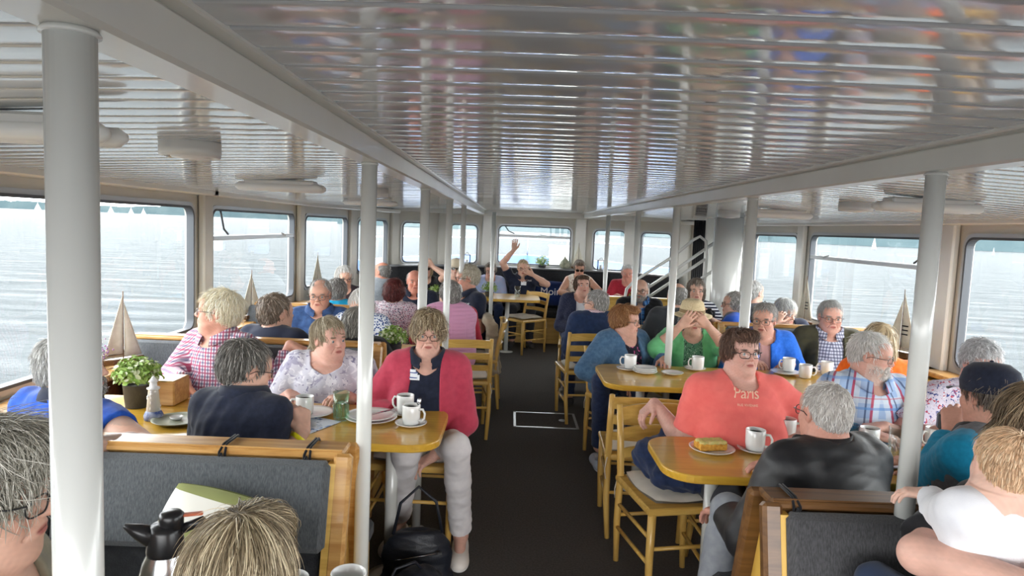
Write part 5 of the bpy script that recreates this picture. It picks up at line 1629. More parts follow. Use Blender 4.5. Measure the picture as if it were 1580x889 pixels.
# ---- throw pillow with stripes
def stripe_mat():
    m, b, t = base_mat('green_white_striped_cotton', srgb(150, 156, 104), .85, 0, .2, 0, .15)
    tc = t.new('ShaderNodeTexCoord'); sp = t.new('ShaderNodeSeparateXYZ'); t.link(tc.outputs['Object'], sp.inputs[0])
    mp = t.new('ShaderNodeMapRange'); mp.inputs['From Min'].default_value = -.15; mp.inputs['From Max'].default_value = .15; t.link(sp.outputs['Y'], mp.inputs[0])
    rp = t.new('ShaderNodeValToRGB'); rp.color_ramp.interpolation = 'CONSTANT'; e_ = rp.color_ramp.elements
    e_[0].position = 0; e_[0].color = rgba(srgb(150, 154, 102)); e_[1].position = .12; e_[1].color = rgba(srgb(228, 224, 212))
    for p_, c_ in ((.34, (156, 160, 104)), (.64, (236, 234, 226)), (.90, (150, 156, 100))):
        q = e_.new(p_); q.color = rgba(srgb(*c_))
    t.link(mp.outputs[0], rp.inputs[0]); t.link(rp.outputs[0], b.inputs['Base Color'])
    return m
STRIPE = stripe_mat()
def pillow(p, rot, label, w=.42, h=.40, mat=STRIPE, t=.11, name='throw_pillow'):
    b = cushion_mesh(w, h, t, .75, 20, 5); o = b.build(name, mat); o.location = p; o.rotation_euler = [R(a) for a in rot]; tag(o, label, 'pillow'); return o
pillow((-.80, 1.90, .715), (72, 14, 0), 'green and white striped pillow leaning on the left foreground bench', .36, .30, t=.10)
pillow((-1.52, 1.80, .62), (70, -6, 14), 'green and white striped pillow at the left edge behind the grey-haired head')
mp_ = pillow((.60, 10.02, .72), (84, 0, 0), 'navy blue pillow reading Moin on the bow bench', .50, .36, cloth('navy_pillow_cloth', (26, 48, 104), (22, 42, 92)), .12)

def text_obj(body, size, M, mat, name, parent=None, shear=0.0, extrude=.0006, space=1.0):
    cu = bpy.data.curves.new(name, 'FONT'); cu.body = body; cu.size = size; cu.align_x = 'CENTER'; cu.align_y = 'CENTER'; cu.extrude = extrude; cu.shear = shear; cu.space_character = space
    t = bpy.data.objects.new(name + '_tmp', cu); COL.objects.link(t)
    dg = bpy.context.evaluated_depsgraph_get(); me = bpy.data.meshes.new_from_object(t.evaluated_get(dg)); bpy.data.objects.remove(t)
    me.materials.clear(); me.name = name
    o = link(name, me, mat, parent); o.matrix_local = M
    return o
PRINTW = noisy('white_print', srgb(232, 232, 236), rough=.7)
text_obj('Moin', .15, Matrix.Translation((0, .02, .122)), PRINTW, 'lettering', mp_)

# ---- potted plants
LEAF = noisy('fresh_green_leaf', srgb(112, 150, 52), srgb(160, 186, 96), rough=.6, scale=30)
LEAF2 = noisy('pale_blossom', srgb(222, 226, 196), srgb(196, 206, 160), rough=.6, scale=30)
POT = noisy('dark_grey_pot', srgb(78, 80, 84), srgb(70, 72, 76), rough=.7, scale=20, bump=.2)
def plant(p, label, r=.09, hp=.085, n=420, seed=0, potr=.05, blossoms=.25, parts=True):
    o = empty('potted_plant', p, 0, label, 'plant', 'small green pot plants')
    b = MB(); b.lathe([(.001, 0), (potr * .82, 0), (potr, hp), (potr * 1.03, hp), (potr * .92, hp - .004), (potr * .8, hp - .014), (.001, hp - .012)], n=28); b.build('pot', POT, o)
    rr = random.Random(seed); g1, g2 = MB(), MB()
    for i in range(n):
        th_, ph = rr.uniform(0, 2 * math.pi), math.acos(rr.uniform(-.25, 1)); rad_ = r * rr.uniform(.55, 1.05)
        c = Vector((math.sin(ph) * math.cos(th_) * rad_, math.sin(ph) * math.sin(th_) * rad_, hp + r * .35 + math.cos(ph) * rad_ * .85))
        nrm_ = (c - Vector((0, 0, hp))).normalized() + Vector((rr.uniform(-.6, .6), rr.uniform(-.6, .6), rr.uniform(-.4, .6))); q = nrm_.to_track_quat('Z', 'Y').to_matrix().to_4x4()
        s_ = r * rr.uniform(.09, .17); M = Matrix.Translation(c) @ q @ Matrix.Rotation(rr.uniform(0, 6), 4, 'Z')
        tgt = g2 if rr.random() < blossoms else g1
        tgt.add([(0, -s_, 0), (s_ * .55, -s_ * .2, s_ * .22), (s_ * .4, s_ * .6, s_ * .15), (0, s_, 0), (-s_ * .4, s_ * .6, s_ * .15), (-s_ * .55, -s_ * .2, s_ * .22)], [(0, 1, 2, 3), (0, 3, 4, 5)], M=M)
    st = MB()
    for i in range(36):
        a = rr.uniform(0, 2 * math.pi); e_ = r * rr.uniform(.3, .9); st.tube([(0, 0, hp - .012), (math.cos(a) * e_ * .5, math.sin(a) * e_ * .5, hp + r * .5), (math.cos(a) * e_, math.sin(a) * e_, hp + r * rr.uniform(.5, 1.0))], .0015, 4)
    f_ = g1.build('foliage', LEAF, o); st.build('stems', LEAF, f_)
    if blossoms: g2.build('blossoms', LEAF2, f_)
    return o
pp = plant(on(606, 552), 'bushy green plant in a dark grey pot behind the woman in the raspberry cardigan', .098, .10, 520, 1, .060)
box_ = MB(); box_.box((0, 0, .06), (.12, .16, .12), bev=.006); bo_ = box_.build('wooden_box', BENCHW); bo_.location = P(262, 620, 3.25).xy.to_3d() + Vector((0, 0, TZ)); tag(bo_, 'small brown wooden box standing behind the lighthouse ornament', 'box')
plant(on(212, 627), 'bushy green plant in a dark pot by the big left window', .105, .11, 640, 2, .062)
plant(on(672, 462), 'small green plant beside the third pole on the left', .085, .08, 180, 3, .045, .1)
plant(P(755, 452, 8.9).xy.to_3d() + Vector((0, 0, TZ)), 'round green plant on the far table behind the thin pole', .11, .06, 200, 4, .06, .05)
plant(Vector((.48, 10.36, 1.075)), 'spiky pale green plant on the front window sill', .13, .03, 220, 5, .06, .45)
plant(Vector((1.62, 8.72, TZ)), 'small green plant on the table behind the oak partition', .09, .07, 160, 6, .045, .1)

# ---- ornaments
lt = empty('lighthouse_ornament', on(237, 647), 0, 'small white lighthouse ornament with blue base on the left table', 'ornament')
b = MB(); b.lathe([(.038, 0), (.040, .02), (.034, .034), (.030, .04), (.001, .041)], n=24); b.build('base', noisy('blue_base_glaze', srgb(60, 84, 150), srgb(180, 190, 210), rough=.5, scale=40), lt)
b = MB(); b.lathe([(.030, .038), (.021, .135), (.027, .137), (.027, .143), (.016, .145), (.015, .168), (.021, .170), (.001, .195)], n=24)
for k in range(4): b.box((0, -.027 + .002 * k, .055 + .024 * k), (.006, .006, .010))
b.build('tower', CHINA, lt)
b = MB()
for k in range(9): a = k * .8; b.ball((.026 * math.cos(a) * (1 - k * .03), .026 * math.sin(a) * (1 - k * .03) , .045 + k * .012), .007, 8)
b.build('rope_garland', CHINA, lt)
SAILC = noisy('cream_model_sail', srgb(220, 216, 200), srgb(208, 204, 186), rough=.9, scale=30)
def model_boat(p, h, rz, label):
    o = empty('model_sailboat', p, R(rz), label, 'model boat', 'model sailing boats by the windows')
    b = MB(); b.prism([(-h * .28, 0), (-h * .16, h * .055), (h * .1, h * .055), (h * .32, 0), (h * .1, -h * .055), (-h * .16, -h * .055)], .014, h * .11, bev=.008); b.box((0, 0, .007), (h * .2, h * .1, .014)); b.build('hull', DARKW, o)
    b = MB(); b.tube([(0, 0, h * .1), (0, 0, h)], .003, 6); b.tube([(0, 0, h * .16), (-h * .24, 0, h * .15)], .0025, 6); b.build('mast', DARKW, o)
    g = []
    for i in range(9):
        f = i / 8; row = []
        for j in range(6):
            u = j / 5; row.append((-.004 - u * h * .24 * (1 - f), .02 * h * math.sin(u * 3) * (1 - f), h * (.17 + .77 * f)))
        g.append(row)
    b = MB(); b.sheet(g); g2 = [[(.006 + u / 4 * h * .24 * (1 - f / 7), -.02 * h * math.sin(u * .8) * (1 - f / 7), h * (.13 + .72 * f / 7)) for u in range(5)] for f in range(8)]
    b.sheet(g2); s_ = b.build('sails', SAILC, o); md = s_.modifiers.new('thick', 'SOLIDIFY'); md.thickness = .0025
    b = MB()
    for k in range(3): b.box((-h * .07, .02 * h, h * (.36 + .06 * k)), (h * .09, .006, h * .018), Matrix.Rotation(R(0), 4, 'X'))
    b.build('sail_stripes', BLACKC, s_)
    return o
def sill(px, side, dy=0):
    X = -2.14 if side < 0 else 2.94
    d = ray(px, 500); Y = d.y * X / d.x
    return Vector((X, Y + dy, .802))
model_boat(sill(190, -1), .42, 60, 'cream model sailboat on the left sill beside the bushy plant')
model_boat(sill(388, -1), .42, 60, 'cream model sailboat on the left sill behind the blond man')
model_boat(sill(489, -1), .50, 70, 'model sailboat on the left sill behind the man in the denim shirt')
model_boat(sill(1392, 1), .52, 110, 'cream model sailboat on the right sill beside the leaning pole')
model_boat(sill(1240, 1), .50, 100, 'model sailboat on the right sill at the pillar behind the silver bob')
LILAC = noisy('lilac_blossom', srgb(150, 108, 156), srgb(186, 146, 186), rough=.7, scale=40)
fl = empty('flower_vase', (-2.12, 3.52, .802), 0, 'small vase of lilac flowers on the sill behind the thick near pole', 'vase'); fl.scale = (.62, .62, .55)
b = MB(); b.lathe([(.001, 0), (.03, 0), (.036, .05), (.022, .12), (.026, .14)], n=24); b.build('vase', CLEARG, fl)
b = MB(); rr = random.Random(8)
for k in range(70): b.ball((rr.gauss(0, .035), rr.gauss(0, .035), .24 + rr.gauss(0, .03)), rr.uniform(.006, .011), 6)
b.build('blossoms', LILAC, fl); b = MB()
for k in range(8): b.tube([(0, 0, .02), (rr.gauss(0, .015), rr.gauss(0, .015), .14), (rr.gauss(0, .03), rr.gauss(0, .03), .23)], .002, 5)
b.build('stems', LEAF, fl)
def lantern(p, label, s=1.0):
    o = empty('lantern', p, 0, label, 'lantern', 'small metal lanterns'); o.scale = (s, s, s)
    b = MB()
    for i in (-1, 1):
        for j in (-1, 1): b.tube([(i * .05, j * .05, 0), (i * .05, j * .05, .17)], .006, 6)
    b.box((0, 0, .006), (.115, .115, .012)); b.box((0, 0, .172), (.12, .12, .012)); b.tube([(-.03, 0, .18), (0, 0, .215), (.03, 0, .18)], .004, 6); b.build('frame', SEAL, o)
    b = MB(); b.lathe([(.001, .012), (.026, .012), (.026, .09), (.001, .092)], n=16); b.build('candle', CHINA, o)
    return o
lantern((-.66, 10.28, 1.073), 'small lantern on the bow sill left of the pale blue blouse', .9)
lantern((1.36, 10.28, 1.073), 'small lantern on the bow sill right of the sleeveless woman', .9)
b = MB(); b.lathe([(.001, 0), (.05, .01), (.085, .05), (.075, .10), (.03, .15), (.012, .17), (.012, .185)], n=24); o = b.build('ceramic_gourd', noisy('grey_green_glaze', srgb(120, 128, 110), srgb(170, 170, 150), rough=.5, scale=30)); o.location = (.82, 10.33, 1.073); tag(o, 'grey-green gourd shaped vase on the front sill', 'vase')
model_boat(Vector((1.02, 10.3, 1.073)), .40, 20, 'pale model sailboat on the front sill above the sleeveless woman')
tumbler(on(798, 459), 'clear water glass on the far table before the waving person', CLEARG, .15, .04, False)
b = MB(); b.lathe([(.02, 0), (.022, .06), (.012, .085), (.012, .10)], n=16); o = b.build('salt_shaker', CHINA); o.location = (1.72, 8.75, TZ); tag(o, 'white shaker on the table behind the oak partition', 'shaker')

# ---- bags on the floor
def sd_obj(name, prims, vox, mat, label, cat, loc, rz=0):
    o = empty(name, loc, R(rz), label, cat); solid('bag_body', prims, vox, mat, o); return o
BAGM = noisy('navy_leather_bag', srgb(30, 34, 44), srgb(24, 27, 36), rough=.45, scale=10, bump=.2, bscale=160)
hb_ = sd_obj('handbag', [Ell((0, 0, .15), (.16, .07, .15), .03), Ell((0, 0, .05), (.17, .085, .06), .03), Ell((0, 0, .33), (.13, .025, .06), .03, 's'), Fn(fold_fn(.006, 8, 5), 'd')], .006, BAGM, 'dark blue leather handbag standing on the floor beside the table leg', 'bag', (-.37, 2.98, .005), 10)
b = MB(); b.tube([(-.11, 0, .26), (-.08, .01, .40), (0, .02, .47), (.08, .01, .40), (.11, 0, .26)], .007, 8); b.build('strap', BAGM, hb_)
b = MB(); b.tube([(-.10, -.078, .175), (.09, -.078, .20)], .003, 6); b.box((.095, -.08, .20), (.02, .004, .010)); b.build('zip', STEEL, hb_)
h2 = sd_obj('rucksack', [Ell((0, 0, .12), (.18, .11, .12), .04), Ell((.05, 0, .20), (.10, .08, .07), .04), Fn(fold_fn(.010, 7, 9), 'd')], .007, BAGM, 'slumped dark bag at the bottom edge in front of the handbag', 'bag', (-.36, 2.62, .008), 30)
b = MB(); b.tube([(-.10, 0, .20), (-.06, -.02, .30), (.02, -.02, .31), (.08, 0, .24)], .006, 8); b.build('strap', BAGM, h2)
# denim jacket heaped on the near chair
dj = solid('denim_jacket', [Ell((0, 0, .07), (.19, .16, .085), .05), Ell((-.10, .05, .12), (.12, .09, .08), .05), Ell((.12, -.08, .05), (.12, .11, .06), .05), Cone((-.15, -.10, .06), (.10, -.17, .02), .05, .04, .04), Ell((.02, .10, .17), (.10, .05, .07), .04), Fn(fold_fn(.010, 7, 12, .8), 'd'), Half((0, 0, 0), (0, 0, -1), .01)], .006, DKDENIM, None)
dj.location = (.84, 3.13, .503); dj.rotation_euler = (0, 0, R(15)); tag(dj, 'dark blue denim jacket heaped on the near chair seat', 'jacket')
ct = solid('coat', [Ell((0, 0, .62), (.035, .20, .22), .04), Ell((.02, .02, .34), (.045, .22, .26), .05), Cone((.02, -.14, .75), (.06, -.18, .35), .05, .05, .05), Ell((-.03, 0, .80), (.05, .17, .06), .04), Fn(fold_fn(.012, 5, 15, .8), 'd')], .010, BEIGE, None)
ct.location = (-.17, 6.32, 0); ct.rotation_euler = (0, 0, R(4)); tag(ct, 'beige coat draped over the chair back behind the man in the navy polo', 'coat')

# ------------------------------------------------------------------ fittings
# floor hatches outlined in metal
def hatch(x0, x1, y0, y1, label):
    o = empty('floor_hatch', (0, 0, 0), 0, label, 'hatch', 'metal-edged floor hatches')
    b = MB(); w = .022
    for (a, c) in (((x0, y0), (x1, y0)), ((x0, y1), (x1, y1)), ((x0, y0), (x0, y1)), ((x1, y0), (x1, y1))):
        b.box(((a[0] + c[0]) / 2, (a[1] + c[1]) / 2, .002), (abs(c[0] - a[0]) + w, abs(c[1] - a[1]) + w, .005), bev=.001)
    b.build('edge_strip', ALU, o)
    b = MB(); b.box(((x0 + x1) / 2, (y0 + y1) / 2, .001), (x1 - x0 - .02, y1 - y0 - .02, .003)); b.build('lid', CARPET, o)
    b = MB(); b.lathe([(.03, 0), (.03, .007), (.001, .007)], ((x0 + x1) / 2 + .15, (y0 + y1) / 2, 0), 20); b.build('lift_ring', ALU, o)
hatch(.09, .62, 5.60, 6.05, 'metal-edged hatch in the carpet halfway down the aisle')
hatch(.09, .66, 2.42, 3.02, 'metal-edged hatch in the carpet at the bottom edge of the aisle')
# ceiling fittings
LAMPW = noisy('lamp_housing_white', srgb(222, 222, 220), rough=.35)
LENSW = noisy('milky_lamp_lens', srgb(238, 238, 236), rough=.3)
def strip_lamp(x, y_, L, label):
    o = empty('ceiling_lamp', (x, y_, 0), 0, label, 'ceiling lamp', 'twin tube ceiling lamps'); z = ceil_z(x)
    b = MB(); b.box((0, 0, z - .018), (L * .8, .10, .032), bev=.008); b.build('housing', LAMPW, o)
    for s_ in (-1, 1):
        b = MB(); b.tube([(-L / 2, s_ * .036, z - .045), (-L / 2 + .02, s_ * .036, z - .045), (L / 2 - .02, s_ * .036, z - .045), (L / 2, s_ * .036, z - .045)], [.010, .024, .024, .010], 14); b.build('tube_cover', LENSW, o)  # on the nearest lamp the second tube models its reflection in the ceiling
for (x, y_, L, lab) in [(-1.34, 1.64, .80, 'tube ceiling lamp with a second tube for its reflection behind the nearest thick pole'), (-1.35, 4.0, .5, 'twin tube ceiling lamp above the left windows, second from the camera'), (-1.35, 6.5, .5, 'twin tube ceiling lamp far left near the bow'),
                        (2.02, 3.35, .5, 'twin tube ceiling lamp beside the leaning pole top'), (2.05, 5.3, .5, 'twin tube ceiling lamp above the second right window')]:
    strip_lamp(x, y_, L, lab)
def drum(x, y_, r, h, label):
    o = empty('ceiling_speaker', (x, y_, 0), 0, label, 'ceiling speaker', 'white round ceiling drums'); z = ceil_z(x) + .004
    b = MB(); b.lathe([(r * .96, z), (r, z - .004), (r, z - h * .5), (r * 1.01, z - h * .52), (r * .98, z - h), (r * .80, z - h - .002), (r * .72, z - h + .008), (.001, z - h + .008)], n=40); b.build('drum', LAMPW, o)
    b = MB(); b.lathe([(r * .66, z - h + .007), (r * .60, z - h - .004), (r * .2, z - h - .008), (.001, z - h - .009)], n=32); b.build('grille', LENSW, o)
drum(-1.07, 2.28, .095, .05, 'round white drum on the left ceiling right of the thick pole')
drum(-1.0, 4.95, .10, .06, 'round white drum on the left ceiling behind the second pole')
drum(2.02, 4.05, .095, .05, 'round white drum on the right ceiling before the second window')
drum(1.95, 6.2, .10, .06, 'round white drum on the right ceiling near the column')

# stair well at the right of the bow: oak partition, rails, column, dark opening
pt = MB(); pt.box((1.62, 8.0, .44), (1.05, .05, .88)); pt.box((1.62, 8.0, .89), (1.09, .09, .03), bev=.008)
tag(pt.build('partition', OAK), 'low oak partition in front of the man in the crimson shirt', 'partition')
hr = empty('stair_railing', (0, 0, 0), 0, 'white tubular stair railing rising to the right before the bow windows', 'railing')
def rail_(pts, r=.017):
    b = MB(); b.tube([P(x, y_, Y) for x, y_, Y in pts], r, 10); b.build('rail', POLE, hr)
rail_([(963, 500, 7.7), (963, 465, 7.7), (967, 446, 7.7), (978, 434, 7.7), (1037, 397, 7.6), (1070, 370, 7.5), (1080, 365, 7.5), (1089, 372, 7.5), (1091, 392, 7.5), (1085, 460, 7.5)])
rail_([(1000, 444, 7.7), (1050, 411, 7.6), (1106, 372, 7.5)]); rail_([(1000, 459, 7.7), (1040, 432, 7.65), (1088, 400, 7.5)]); rail_([(1082, 430, 7.5), (1106, 414, 7.5)])
rail_([(1000, 438, 7.7), (1000, 520, 7.7)]); rail_([(1106, 365, 7.5), (1104, 500, 7.5)])
co = MB(); cx = P(1120, 420, 7.3).x; co.lathe([(.15, 0), (.15, 1.86)], (cx, 7.3, 0), 36); structure(co.build('column', POLE))
b = MB(); b.box((P(1093, 420, 7.9).x, 7.95, .93), (.09, .05, 1.86)); structure(b.build('trim_11', WHITE_PAINT))
b = MB(); xx = P(1077, 400, 8.2).x
for k in range(6): b.tube([(xx - .06 + k * .024, 8.2, .0), (xx - .06 + k * .024, 8.2, 1.84)], .013, 8)  # black rods put in for the darkness of the stairway opening
tag(b.build('dark_filler', DARK), 'narrow black slats standing in for the dark of the stairway opening', 'dark_filler')
b = MB(); b.box((P(1141, 400, 7.35).x, 7.42, .93), (.06, .10, 1.86), bev=.01); structure(b.build('trim_12', wood('mahogany_post', srgb(150, 98, 50), srgb(124, 78, 38), 2)))

# ------------------------------------------------------------------ the passengers
SWEATER = cloth('deep_blue_sweater', (36, 54, 90), (30, 46, 78), scale=30)
PEOPLE = {}
def pp_(key, px, py, Y, **kw):
    kw['head'] = P(px, py, Y); kw.setdefault('seed', len(PEOPLE) + 11)
    PEOPLE[key] = kw; person(kw); return kw
POLO = lambda m, sl=.62, **k: top(m, sleeve=sl, neckr=.078, vneck=.05, **k)
FEET = dict(shoes=(52, 50, 52), sole=(70, 68, 66))

# foreground
pp_('F2', 374, 895, 1.06, near=3, hs=.87, face=4, hyaw=8, hpitch=-8, fem=True, girth=.5, hair='pixie', hvol=.009, hlen=.10, hcol=[(104, 90, 70), (176, 158, 128), (226, 210, 178)], messy=.13, lift=.004, iris=(90,90,90),
    wear=[top(cloth('taupe_blouse', (120, 112, 104)), sleeve=1.8)], armL='table', armR='table', trousers=BEIGEP, label='person with streaked blond-brown hair seen from behind at the bottom edge', **FEET)
pp_('F1', -26, 766, 1.17, near=3, face=70, hyaw=78, hpitch=-4, girth=.5, hair='pixie', hvol=.010, hlen=.08, hcol=[(120, 116, 104), (176, 172, 160), (214, 210, 200)], messy=.30, lift=.010, glasses='dark',
    wear=[top(cloth('khaki_patterned_jacket', (112, 108, 92), (150, 144, 124), scale=12), sleeve=1.9, t=.016, name='jacket')], armL='table', armR='lap', trousers=BEIGEP, label='person with windblown grey hair and black glasses cut off by the left edge', **FEET)

# left table
pp_('L1', 112, 568, 2.50, near=2, face=22, hyaw=72, girth=.8, hair='short', hcol=[(150, 150, 148), (196, 196, 194), (222, 222, 220)], beard=GREY1, stubble=(150, 140, 132),
    sw=.19, armR=dict(w=P(145, 686, 2.03), hint=(1, .1, -.3), f=(-.5, -.7, 0), n=(0, 0, -1)), armL='lap', wear=[POLO(ROYAL, .42)], collar=NAVY, trousers=BEIGEP,
    label='man in royal blue polo behind the thick pole, elbow hooked over the bench rail', **FEET)
pp_('L2', 381, 570, 2.72, near=2, hs=.97, sw=.155, back=.13, lean=12, face=14, hyaw=52, hpitch=-12, girth=.35, hair='short', hcol=[(74, 72, 68), (122, 118, 112), (168, 164, 158)], hlen=.05, glasses='dark', hvol=.004,
    armR=dict(w=P(467, 668, 2.66), hint=(.5, -.1, -1.2), f=(-.25, .3, .9), n=(-.8, .4, 0), curl=62, tside=(-.5, .2, .8)), armL='table', wear=[POLO(NAVY, .78)], collar=NAVY, cuffband=('R', YELLOWB), trousers=BEIGEP,
    label='person in dark navy polo seen from behind, lifting a fork with a yellow wristband', **FEET)
pp_('L3', 336, 482, 3.74, near=2, face=-158, hyaw=-104, hpitch=4, girth=.95, fat=.9, hair='short', hvol=.003, hlen=.06, hcol=[(204, 192, 160), (236, 228, 204), (246, 240, 224)], messy=.3, lift=.007, glasses='steel', skin=(224, 160, 136), blush=.9,
    armR=dict(w=P(286, 590, 3.44), hint=(1.2, -.5, -.2), f=(-.1, .3, -1), n=(0, -1, -.2), curl=30), armL=dict(w=P(447, 532, 3.86), hint=(-.6, -.2, -1), f=(-1, -.3, -.3)), wear=[top(GING, sleeve=1.80)], collar=GING, trousers=DKDENIM,
    label='heavy blond man in red and navy gingham shirt gazing out of the left window', **FEET)
pp_('L4', 508, 524, 3.62, near=2, face=176, hyaw=132, fem=True, girth=1.1, fat=.7, hair='tied', hvol=.002, hcol=[(130, 116, 94), (178, 164, 138), (206, 194, 172)], skin=(220, 166, 146), sw=.170,
    armR='table', armL='table', wear=[top(PAISLEY, sleeve=.92, t=.014, neckr=.088, vneck=.10, freq=6)], trousers=DKDENIM,
    label='woman in mauve and white patterned blouse with tied-back fair hair, looking right', **FEET)
pp_('L5', 661, 515, 3.44, near=2, hs=.92, back=.02, lean=2, face=178, hyaw=172, hpitch=-4, fem=True, girth=.55, hair='pixie', hvol=.012, hlen=.07, hcol=DKBLOND, messy=.35, lift=.007, glasses='brown', skin=(216, 164, 144),
    armR=dict(w=P(618, 640, 3.26), hint=(.9, -.2, -.8), f=(-.7, .6, 0), n=(0, 0, -1)), armL=dict(w=P(668, 705, 3.22), hint=(-1, -.2, -.6), f=(.7, .5, -.3), n=(0, 0, -1)),
    kneeL=P(704, 690, 3.08), ankL=P(711, 826, 3.32), toeL=G(708, 878), kneeR=P(626, 700, 3.08), ankR=P(617, 800, 3.42), toeR=G(606, 850),
    wear=[top(NAVY, sleeve=0, neckr=.080, vneck=.11, name='polo_shirt'), jacket(REDCARD, t=.018, sleeve=1.86, w=(.085, .070, 0), name='cardigan', hem=-.12)], collar=NAVY, trousers=WHITEP, tlen=.88, shoes=(222, 214, 206),
    label='woman in raspberry cardigan over navy polo and white trousers at the aisle', sole=(236, 234, 228))
# second row left
pp_('L6', 427, 484, 4.28, near=1, face=18, hyaw=40, girth=.6, hair='short', hcol=GBROWN, hvol=.004, wear=[top(cloth('dark_blue_jacket_cloth', (30, 36, 56)), sleeve=1.9, t=.018, name='jacket')], armL='table', armR='table', trousers=BEIGEP,
    label='man with brown-grey hair and dark jacket seen from behind the gingham shirt', **FEET)
pp_('L7', 549, 502, 4.30, near=1, face=4, hyaw=-10, fem=True, girth=.8, hair='bob', hcol=[(86, 82, 76), (136, 132, 124), (176, 172, 164)], wear=[top(BLACKC, sleeve=1.6, t=.018)], armL='table', armR='table', trousers=BEIGEP,
    label='grey-haired woman in a black top seen from behind, partly hidden by the second pole', **FEET)
pp_('L8', 494, 456, 5.28, near=1, face=172, hyaw=176, hpitch=-4, girth=.6, hair='receding', hcol=GREY1, glasses='steel', wear=[top(DENIMSH, sleeve=1.8)], collar=DENIMSH, armL='table', armR='table', trousers=BEIGEP, skin=(214, 158, 134),
    label='grey-haired man with glasses in a blue denim shirt facing the camera', **FEET)
pp_('L14b', 557, 470, 5.22, near=1, face=182, hyaw=190, hpitch=-38, fem=True, girth=.7, hair='bob', hcol=WHITEH, wear=[top(BDOTTY, sleeve=.8, t=.014)], armL='table', armR='table', trousers=BEIGEP,
    label='white-haired person in blue dotted dress, head bowed behind the second pole', **FEET)
# third row left
pp_('L9', 521, 449, 6.12, near=1, face=0, hyaw=8, fem=True, girth=.5, hair='curly', hcol=GREY2, wear=[top(TURQ, sleeve=.8)], armL='table', armR='table', trousers=BEIGEP,
    label='person with short curly grey hair and turquoise top seen from behind', **FEET)
pp_('L13', 609, 452, 6.00, near=1, face=2, hyaw=12, fem=True, girth=.9, hair='curly', hvol=.012, hcol=DKRED, wear=[top(DOTTY, sleeve=.9, t=.014)], armL='table', armR='table', trousers=DKDENIM,
    label='woman with dark red curly hair and pink dotted blouse seen from behind', **FEET)
pp_('L10', 531, 428, 7.1, near=1, face=170, hyaw=150, hpitch=-14, fem=True, girth=.5, hair='bob', hcol=WHITEH, glasses='dark', wear=[top(cloth('dark_plum_top', (52, 40, 46)), sleeve=1.5)], armL='table', armR='table', trousers=BEIGEP,
    label='white-haired woman with glasses looking down at the third left table', **FEET)
pp_('L14', 640, 435, 7.1, near=1, face=178, hyaw=168, girth=.7, hair='bald', hcol=GREY1, skin=(208, 134, 110), blush=1.0, wear=[POLO(NAVY)], collar=NAVY, armL='table', armR='table', trousers=BEIGEP,
    label='balding ruddy man in navy shirt facing the camera left of the third pole', **FEET)
pp_('L16', 693, 454, 5.72, near=1, face=-14, hyaw=-34, fem=True, girth=.95, hair='curly', hcol=GREY2, sw=.17, wear=[top(REDSH, sleeve=1.8, t=.010), top(QUILT, sleeve=0, t=.030, name='quilted_vest', freq=5, folds=.005)], armL='table', armR='table', trousers=BEIGEP,
    label='grey curly-haired person in a pink quilted vest with red sleeves, seen from behind', **FEET)
pp_('L17', 720, 430, 6.50, near=1, face=-128, hyaw=-108, hpitch=-2, girth=.8, hair='short', hvol=.010, messy=.5, hcol=[(150, 140, 120), (196, 188, 170), (220, 214, 200)], glasses='dark', skin=(212, 148, 122), wear=[POLO(NAVY, .66)], collar=NAVY, armL='lap', armR='table', trousers=DKDENIM,
    label='man in navy polo with glasses in profile, facing left beside the pink vest', **FEET)
pp_('L12', 588, 420, 8.3, near=1, face=-20, hyaw=-72, girth=.6, hair='bald', hcol=GREY2, skin=(206, 134, 106), wear=[top(LGREY, sleeve=1.8, t=.018)], armL='table', armR='table', trousers=BEIGEP,
    label='bald man in a light grey jacket looking out of the left bow window', **FEET)
pp_('L15', 657, 414, 8.45, near=0, face=180, hyaw=176, fem=True, girth=.3, hair='bob', hcol=BLOND, glasses='dark', sun=True, wear=[top(BLACKC, sleeve=.5)], armL=dict(w=P(668, 412, 8.4), hint=(-.8, .2, -1), f=(.6, 0, .8), n=(0, -1, 0)), armR='lap', trousers=BEIGEP,
    label='blonde woman with sunglasses and a bent arm behind the third pole', **FEET)
pp_('L18', 704, 414, 9.4, near=0, face=176, hyaw=180, girth=.4, hair='short', hcol=GREY2, glasses='dark', sun=True, wear=[top(cloth('violet_checked_shirt', (126, 108, 150), (96, 80, 126), scale=60), sleeve=.7)], armL='lap', armR='lap', trousers=BEIGEP,
    label='person in a beige cap and sunglasses far back between the left poles', **FEET)
pp_('L19', 757, 418, 9.86, near=1, face=178, hyaw=184, hpitch=-8, fem=True, girth=.5, hair='pixie', hcol=GBROWN, glasses='steel', wear=[top(PALEB, sleeve=.9, t=.014)], armL='lap', armR='lap', trousers=DKDENIM,
    label='short-haired woman in a pale blue blouse left of the waving person', **FEET)
pp_('L20', 807, 414, 9.86, near=1, face=180, hyaw=180, hpitch=-6, girth=.6, hair='short', hcol=BLOND, glasses='dark', wear=[POLO(NAVY, .62)], collar=NAVY,
    armR=dict(w=P(793, 386, 9.8), hint=(1, .2, .3), f=(-.05, 0, 1), n=(0, 1, 0), curl=3, tside=(-1, 0, 0)), armL=dict(w=P(822, 424, 9.72), hint=(-1, .2, -.6), f=(1, .1, .45), n=(0, -1, .2), curl=20), trousers=BEIGEP,
    label='person in navy polo waving one raised arm at the front window', **FEET)
